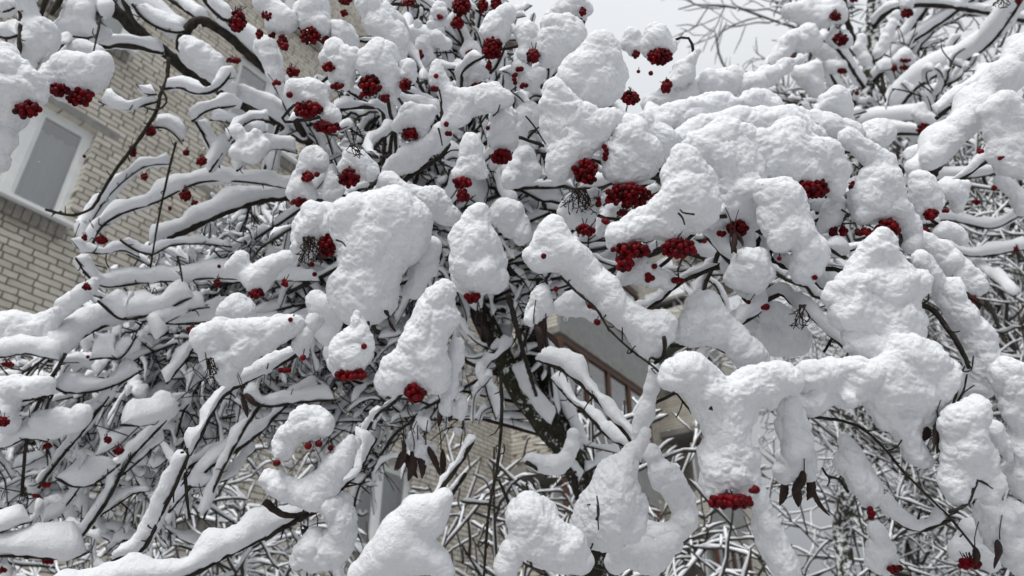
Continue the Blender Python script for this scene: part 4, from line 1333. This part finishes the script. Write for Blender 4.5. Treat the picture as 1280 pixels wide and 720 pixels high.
def allowed(P):
    for p in P[::2]:
        x, y, d = proj(p)
        if d < 0.7 or y < ymin(x) + 6:
            return False
        if any(a < x < b and c < y < e for a, b, c, e in GAPS):
            return False
    return True


def sprout(P, r, t, level, dense):
    """snowy twigs off the polyline P, forking once more at level 2"""
    n = len(P)
    L = np.linalg.norm(np.diff(P, axis=0), axis=1).sum()
    cnt = int(dense * L / 0.1)
    for i in range(cnt):
        k = random.randrange(int(n * 0.25), n - 1)
        T = P[k] - P[k - 1]
        T /= np.linalg.norm(T)
        sgn = random.choice((-1, 1))
        side = np.cross(T, FW) * sgn
        D = T * rnd(0.1, 0.9) + side * rnd(0.4, 1.1) + FW * rnd(-0.6, 0.6) + UP * rnd(-0.2, 0.4)
        D /= np.linalg.norm(D)
        ln = rnd(0.06, 0.22) * (1.0 if level == 1 else 0.55)
        q0 = P[k]
        q1 = q0 + D * ln * 0.5 + RNG.standard_normal(3) * ln * 0.1
        q2 = q0 + D * ln + np.array([0, 0, rnd(-0.05, 0.03)])
        Q = spline([q0, q1, q2], 12)
        if not allowed(Q):
            continue
        tube(tw, Q, r * 0.55, r * 0.3, 6, 0.15)
        if random.random() < 0.7:
            sleeve(tsn, Q[1:], t * rnd(0.5, 1.15), r * 0.5, 10, 0.8, rnd(0.32, 0.5), vary=0.5, off=-0.2)
        if level < 2:
            sprout(Q, r * 0.7, t * 0.85, level + 1, dense)


def limb(a, b, lift, r, t, dense):
    mid = (a + b) / 2 + np.array([rnd(-.09, .09), rnd(-.09, .09), lift])
    P = spline([a, mid, b], 46)
    if not allowed(P):
        return False
    P = P + np.cumsum(RNG.standard_normal(P.shape) * 0.0060, 0) * np.linspace(0, 1, len(P))[:, None]
    tube(tw, P, r, r * 0.4, 7, 0.12)
    NODES.append(P[6:])
    i = 0
    while i < len(P) - 5:
        j = min(len(P), i + random.randrange(6, 15))
        sleeve(tsn, P[i:j], t * rnd(0.5, 1.3), r * 0.7, 12, 0.8, rnd(0.34, 0.5), vary=0.45, off=-0.15)
        i = j - 1 + (random.randrange(1, 4) if random.random() < 0.3 else 0)
    sprout(P, r, t, 1, dense)
    return True


made = 0
for _ in range(400):                      # left half
    if made >= 44:
        break
    a = random.choice(fork) + RNG.standard_normal(3) * 0.04
    ex = rnd(-80, 420)
    ey = rnd(190, 740) if random.random() < 0.5 else rnd(430, 780)
    made += limb(a, px(ex, ey, rnd(1.75, 2.6)), rnd(0.02, 0.22), rnd(0.003, 0.006), rnd(0.016, 0.034), 2.0)
made = 0
for _ in range(300):                      # top, centre
    if made >= 30:
        break
    a = random.choice(fork[1:5] + fork[6:8] + fork[9:10] + fork[11:12] + fork[14:]) + RNG.standard_normal(3) * 0.04
    made += limb(a, px(rnd(400, 760), rnd(-60, 260), rnd(1.5, 2.3)), rnd(-0.05, 0.1), rnd(0.004, 0.007), rnd(0.026, 0.042), 1.5)
made = 0
for _ in range(300):                      # close round the trunk
    if made >= 1:
        break
    a = random.choice(fork) + RNG.standard_normal(3) * 0.04
    made += limb(a, px(rnd(560, 740), rnd(470, 740), rnd(1.5, 1.85)), rnd(0.0, 0.12), rnd(0.003, 0.005), rnd(0.022, 0.036), 1.3)
made = 0
for _ in range(300):                      # right and towards the viewer, carrying the pillows
    if made >= 13:
        break
    a = random.choice(fork) + RNG.standard_normal(3) * 0.03
    made += limb(a, px(rnd(700, 1180), rnd(180, 640), rnd(1.15, 2.1)), rnd(0.0, 0.15), rnd(0.004, 0.007), rnd(0.024, 0.036), 0.6)
# every pillow rides on a twig of its own that leads back to the nearest limb behind it
ND = np.concatenate(NODES)
for row in PIL:
    if row[0] > 1.3:
        continue
    c = np.array(row[1], float)
    i = int(np.argmax(c[:, 1] + c[:, 2] * 0.3))
    cx, cy = (c[:, :2] * c[:, 2:]).sum(0) / c[:, 2].sum()
    e = px(cx, cy + 4, row[0] + 0.01)
    far = ND[((ND - e) @ FW > 0.06) & (np.linalg.norm(ND - e, axis=1) > 0.08)]
    if not len(far):
        continue
    f0 = far[np.argmin(np.linalg.norm(far - e, axis=1))]
    k = np.linalg.norm(f0 - e)
    if k > 0.42 or cx < 110:
        continue
    m1 = e * 0.65 + f0 * 0.35 + RNG.standard_normal(3) * k * 0.12
    m2 = e * 0.3 + f0 * 0.7 + RNG.standard_normal(3) * k * 0.10 + np.array([0, 0, 0.02])
    P = spline([px(c[i, 0], c[i, 1], row[0] + 0.01), e, m1, m2, f0], 30)
    P += np.cumsum(RNG.standard_normal(P.shape) * 0.0012, 0)
    tube(tw, P, 0.002, 0.004, 6, 0.14)
    sleeve(tsn, P[8:26], rnd(0.016, 0.026), 0.003, 10, 0.8, 0.42, vary=0.45, off=-0.1)
# bare crooked twig ends forking off the limbs and off each other
for _ in range(1100):
    p = ND[random.randrange(len(ND))]
    x, y, d = proj(p)
    if not (-20 < x < 1300 and ymin(x) + 12 < y < 740) or (x > 620 and random.random() < 0.6):
        continue
    D = -RT * rnd(-0.5, 1.0) + UP * rnd(-0.9, 0.8) - FW * rnd(-0.2, 0.7)
    D /= np.linalg.norm(D)
    P = [p]
    for k in range(5):
        D = D + RNG.standard_normal(3) * 0.32
        D /= np.linalg.norm(D)
        P.append(P[-1] + D * rnd(0.012, 0.03))
    P = np.array(P)
    tube(tw, spline(P, 12), rnd(0.0013, 0.002), 0.0009, 5, 0.2)
    for k in (2, 3, 4):
        if random.random() < 0.6:
            E = D * 0.4 + RNG.standard_normal(3) * 0.7
            E /= np.linalg.norm(E)
            tube(tw, spline([P[k], P[k] + E * 0.012, P[k] + E * rnd(0.02, 0.05) + RNG.standard_normal(3) * 0.005], 6), 0.0012, 0.0008, 5, 0.2)
    if random.random() < 0.5:
        sleeve(tsn, spline(P[1:], 9), rnd(0.008, 0.016), 0.0015, 8, 0.8, 0.4, vary=0.5, off=-0.4, s=0.6)
main_tw, main_sn = tw, tsn
tw, tsn = MB(), MB()
made = 0
for _ in range(300):
    if made >= 9:
        break
    a = px(1085 - 8 * rnd(0, 2), rnd(185, 340), 3.45)
    made += limb(a, px(rnd(985, 1330), rnd(-80, 420), rnd(2.6, 3.9)), rnd(0.0, 0.2), rnd(0.005, 0.009), rnd(0.03, 0.05), 1.3)
row2_tw, row2_sn = tw, tsn
tw, tsn = main_tw, main_sn
o = tw.build('twigs', BARK, rowan)
o['kind'] = 'stuff'
o2 = tsn.build('twig_snow', SNOW, rowan)
o2['kind'] = 'stuff'

# ------------------------------------------------------------------ the second rowan on the right
RB = px(1058, 720, 3.4)
base2 = np.array([RB[0], RB[1], 0.0])
rowan2 = empty('rowan_tree', base2)
tag(rowan2, 'slender rowan tree with upright snow specked trunk behind the snow pillows', 'tree')
mb = MB()
tube(mb, spline([px(1100, -60, 3.5), px(1092, 0, 3.5), px(1090, 40, 3.48), px(1086, 100, 3.46), px(1080, 160, 3.44), px(1070, 320, 3.42), px(1062, 480, 3.4), px(1058, 620, 3.4), RB, base2 + np.array([0, 0, 0.8]), base2 + np.array([0, 0, -0.1])], 90), 0.026, 0.055, 14, 0.07)
mb.build('trunk', TRUNK_SNOWY, rowan2)
BR2 = [
    (3.3, 9, 0, [(1052, -10), (1058, 22), (1066, 48), (1078, 78)], 3.46),
    (3.4, 8, 18, [(1092, 78), (1112, 68), (1138, 42), (1152, 20), (1170, -8)], 3.3),
    (3.4, 6, 16, [(1092, 102), (1110, 82), (1132, 58), (1165, 36), (1195, 15), (1224, -6)], 3.1),
    (3.4, 7, 14, [(1092, 34), (1106, 18), (1122, 10), (1160, 6), (1210, 12), (1250, 20), (1300, 30)], 3.0),
    (3.2, 5, 26, [(1120, 140), (1148, 108), (1188, 86), (1224, 66), (1252, 38), (1290, -20)], 2.6),
    (3.4, 5, 14, [(1072, 130), (1055, 120), (1040, 96), (1030, 70)], 3.2),
    (3.3, 5, 14, [(1080, 110), (1062, 82), (1045, 60), (1024, 48)], 3.1),
    (3.2, 7, 26, [(1076, 165), (1100, 155), (1140, 152), (1185, 158)], 3.0),
    (3.1, 6, 22, [(1078, 200), (1110, 170), (1150, 168), (1180, 172)], 2.9),
    (3.3, 6, 0, [(1110, 130), (1104, 105), (1098, 80)], 3.4),
    (3.0, 5, 20, [(960, 95), (980, 78), (1000, 62), (1020, 46)], 3.2),
    (3.3, 5, 16, [(1075, 165), (1050, 150), (1020, 160), (1000, 130)], 3.1),
    (3.3, 5, 14, [(1068, 300), (1110, 290), (1160, 300), (1215, 320), (1290, 310)], 2.8),
    (3.3, 5, 14, [(1066, 330), (1120, 290), (1180, 275), (1240, 285), (1290, 260)], 2.8),
    (3.2, 4, 14, [(1180, 290), (1210, 320), (1240, 345), (1270, 370)], 2.7),
    (3.3, 5, 16, [(1066, 280), (1110, 240), (1170, 225), (1230, 220), (1290, 200)], 2.8),
]
for row in BR2:
    branch(row[0], row[1], row[2], row[3], row[4], 0.6, 0.6, rowan2, sm=SNOW)
o = row2_tw.build('twigs', BARK, rowan2)
o['kind'] = 'stuff'
o = row2_sn.build('twig_snow', SNOW, rowan2)
o['kind'] = 'stuff'
for d, circ in (
        (2.4, [(990, 14, 14), (1010, 10, 14), (1014, 25, 12), (1040, 10, 14), (1030, 24, 12), (1052, 20, 10)]),
        (2.3, [(1010, 42, 14), (1016, 54, 12), (1000, 58, 10)]),
        (2.3, [(985, 55, 12), (975, 68, 11), (966, 80, 9), (996, 46, 10)]),
        (2.4, [(1050, 46, 11), (1040, 50, 9), (1058, 52, 8)]),
        (2.4, [(1028, 62, 9), (1038, 70, 8), (1020, 60, 8)]),
        (2.3, [(1040, 84, 8), (1050, 82, 8), (1034, 80, 7)]),
        (2.4, [(1135, 6, 9), (1134, -4, 9)]),
        (2.6, [(1130, 70, 9), (1122, 74, 7), (1138, 74, 6)]),
        (2.4, [(1155, 148, 9), (1164, 152, 7), (1146, 142, 8), (1150, 134, 6)]),
        (2.8, [(1120, 20, 7), (1112, 40, 8), (1104, 56, 8), (1098, 66, 7)]),
        (3.0, [(1074, 60, 7), (1080, 70, 7), (1084, 78, 6), (1078, 48, 5)]),
        (2.8, [(1020, 85, 10), (1010, 100, 12), (1020, 112, 10), (1000, 90, 9)])):
    mb = MB()
    pillow(mb, d, circ, 1.0, res=1.8)
    mb.build('snow_cap', SNOW, rowan2)
for b in ((2.3, 1050, 51, 11, 8), (2.35, 1044, 22, 8, 6), (2.4, 1067, 1, 6, 4), (2.4, 1134, 18, 9, 6), (2.6, 1131, 77, 8, 3), (2.6, 1118, 87, 4, 4), (2.6, 1130, 86, 7, 3), (2.4, 1155, 163, 10, 8), (2.3, 1052, 90, 7, 4), (2.5, 1071, 118, 4, 3), (2.5, 992, 73, 3, 3), (2.3, 1273, 3, 5, 4), (2.6, 1270, 313, 4, 4), (2.6, 1243, 236, 4, 4), (2.6, 1220, 254, 5, 4), (2.6, 1180, 200, 4, 4)):
    cluster(rowan2, *b, rr=0.0046)

# ------------------------------------------------------------------ bare trees and shrubs beyond, every twig lined with snow
def twig_tree(name, label, cat, base, H, trunk_r, spread, lean=(0, 0), levels=4, kids=(7, 6, 6, 5), thick=1.0, seed=1, droop=0.0, group=None, stems=1, minr=0.003, th=0.02, sag=0.0, wig=0.17):
    global RNG
    random.seed(seed)
    RNG = np.random.default_rng(seed)
    root = empty(name, base)
    tag(root, label, cat, group)
    wood, snow, tr = MB(), MB(), MB()

    def grow(p, d, L, r, lev):
        n = (16, 12, 9, 7, 5)[lev]
        P = [p]
        dd = d.copy()
        for i in range(n - 1):
            dd = dd + RNG.standard_normal(3) * (0.06 if lev == 0 else wig)
            dd[2] += (0.04 if lev == 0 else 0.02) - sag * (0.1 if lev else 0.03)
            dd /= np.linalg.norm(dd)
            P.append(P[-1] + dd * L / (n - 1))
        P = np.array(P)
        tube(tr if lev == 0 else wood, P, r, max(r * 0.45, minr * 0.7), (10, 7, 5, 4, 4)[lev], 0.1 if lev < 2 else 0)
        if lev > 0:
            t = max(th * (1.25, 1.1, 0.9, 0.75, 0.6)[lev], 2 * r) * thick
            k0 = random.randrange(0, max(1, n // 3))
            k1 = n - random.randrange(0, max(1, n // 4))
            sleeve(snow, P[k0:k1], t * rnd(0.6, 1.1), r, 8 if lev < 3 else 6, 0.5, 0.30, relief=False, off=-0.6, vary=0.5)
        if lev < levels:
            for i in range(kids[lev]):
                u = rnd(0.25 if lev else 0.3, 1.0)
                k = min(n - 1, int(u * (n - 1)))
                T = P[k] - P[max(0, k - 1)] if k else P[1] - P[0]
                T = T / np.linalg.norm(T)
                s = RNG.standard_normal(3)
                s -= T * (s @ T)
                s /= np.linalg.norm(s)
                D = T * rnd(0.4, 0.9) + s * spread * rnd(0.6, 1.1)
                D[2] -= droop
                D /= np.linalg.norm(D)
                grow(P[k], D, L * rnd(0.38, 0.62) * (0.85 if lev else 0.8), max(r * 0.5, minr), lev + 1)

    for s in range(stems):
        a = 2 * math.pi * s / max(1, stems) + rnd(0, 1)
        if stems > 1:
            d0 = np.array([math.cos(a) * rnd(0.25, 0.8), math.sin(a) * rnd(0.25, 0.8), 1.0])
        else:
            d0 = np.array([lean[0], lean[1], 1.0])
        d0 /= np.linalg.norm(d0)
        grow(np.array(base, float) + np.array([math.cos(a), math.sin(a), 0]) * 0.06 * (stems > 1), d0, H * rnd(0.85, 1.1), trunk_r * rnd(0.7, 1.0), 0)
    tr.build('trunk', FAR_BARK, root)
    w_ = wood.build('branches', FAR_BARK, root)
    w_['kind'] = 'stuff'
    s_ = snow.build('snow_load', SNOW_FAR, root)
    s_['kind'] = 'stuff'
    return root


def gpos(x, d):
    p = px(x, 500, d)
    return (p[0], p[1], 0.0)


twig_tree('bare_tree', 'bare tree filling the upper right corner just behind the slender snow specked trunk', 'tree', gpos(1250, 6.5), 6.2, 0.09, 0.9, levels=4, kids=(24, 8, 6, 4), seed=3, th=0.045, minr=0.005)
twig_tree('bare_tree', 'dense bare tree at the right edge behind the drooping snowy arc', 'tree', gpos(1240, 5.6), 4.9, 0.03, 0.8, levels=4, kids=(9, 6, 4, 3), stems=7, seed=5, th=0.016, minr=0.003)
twig_tree('bare_tree', 'distant bare tree whose twig tips reach left into the open sky', 'tree', gpos(1260, 9.5), 8.6, 0.10, 0.75, levels=4, kids=(16, 7, 5, 4), seed=8, th=0.035, minr=0.005)
sh = 'snowy shrubs below the trees'
twig_tree('shrub', 'tangled snowy shrub with arching stems at the bottom centre of the view', 'shrub', gpos(560, 3.9), 2.6, 0.016, 0.8, levels=3, kids=(7, 5, 3), stems=10, seed=11, th=0.017, sag=0.4, wig=0.1, minr=0.0055, group=sh)
twig_tree('shrub', 'tangled snowy shrub under the lowest hanging red berry cluster right of centre', 'shrub', gpos(930, 4.3), 2.2, 0.016, 0.8, levels=3, kids=(6, 4, 3), stems=7, seed=13, th=0.016, sag=0.4, wig=0.1, minr=0.0055, group=sh)
twig_tree('shrub', 'tangled snowy shrub beside the upright stem at the lower right', 'shrub', gpos(1150, 4.4), 2.8, 0.016, 0.8, levels=3, kids=(6, 5, 3), stems=8, seed=17, th=0.015, sag=0.4, wig=0.1, minr=0.005, group=sh)
twig_tree('shrub', 'low snowy shrub in front of the brick wall at the lower left', 'shrub', gpos(120, 4.4), 2.7, 0.018, 0.8, levels=3, kids=(7, 6, 5), stems=7, seed=19, th=0.022, sag=0.6, group=sh)

# ------------------------------------------------------------------ a few flakes in the air
random.seed(5)
fl = MB()
for i in range(140):
    d = rnd(0.8, 4.0)
    p = px(rnd(-40, 1320), rnd(-30, 740), d)
    v, q, t0, t1 = BALL_S
    fl.add(v * rnd(0.0006, 0.0013) * math.sqrt(d) + p, q, np.vstack([t0, t1]))
f = fl.build('falling_snow', SNOW_FAR)
tag(f, 'sparse small snowflakes drifting through the air', 'snowflakes', None, 'stuff')
print('branches', nbr, 'pillows', len(PIL), 'berries', len(BER))
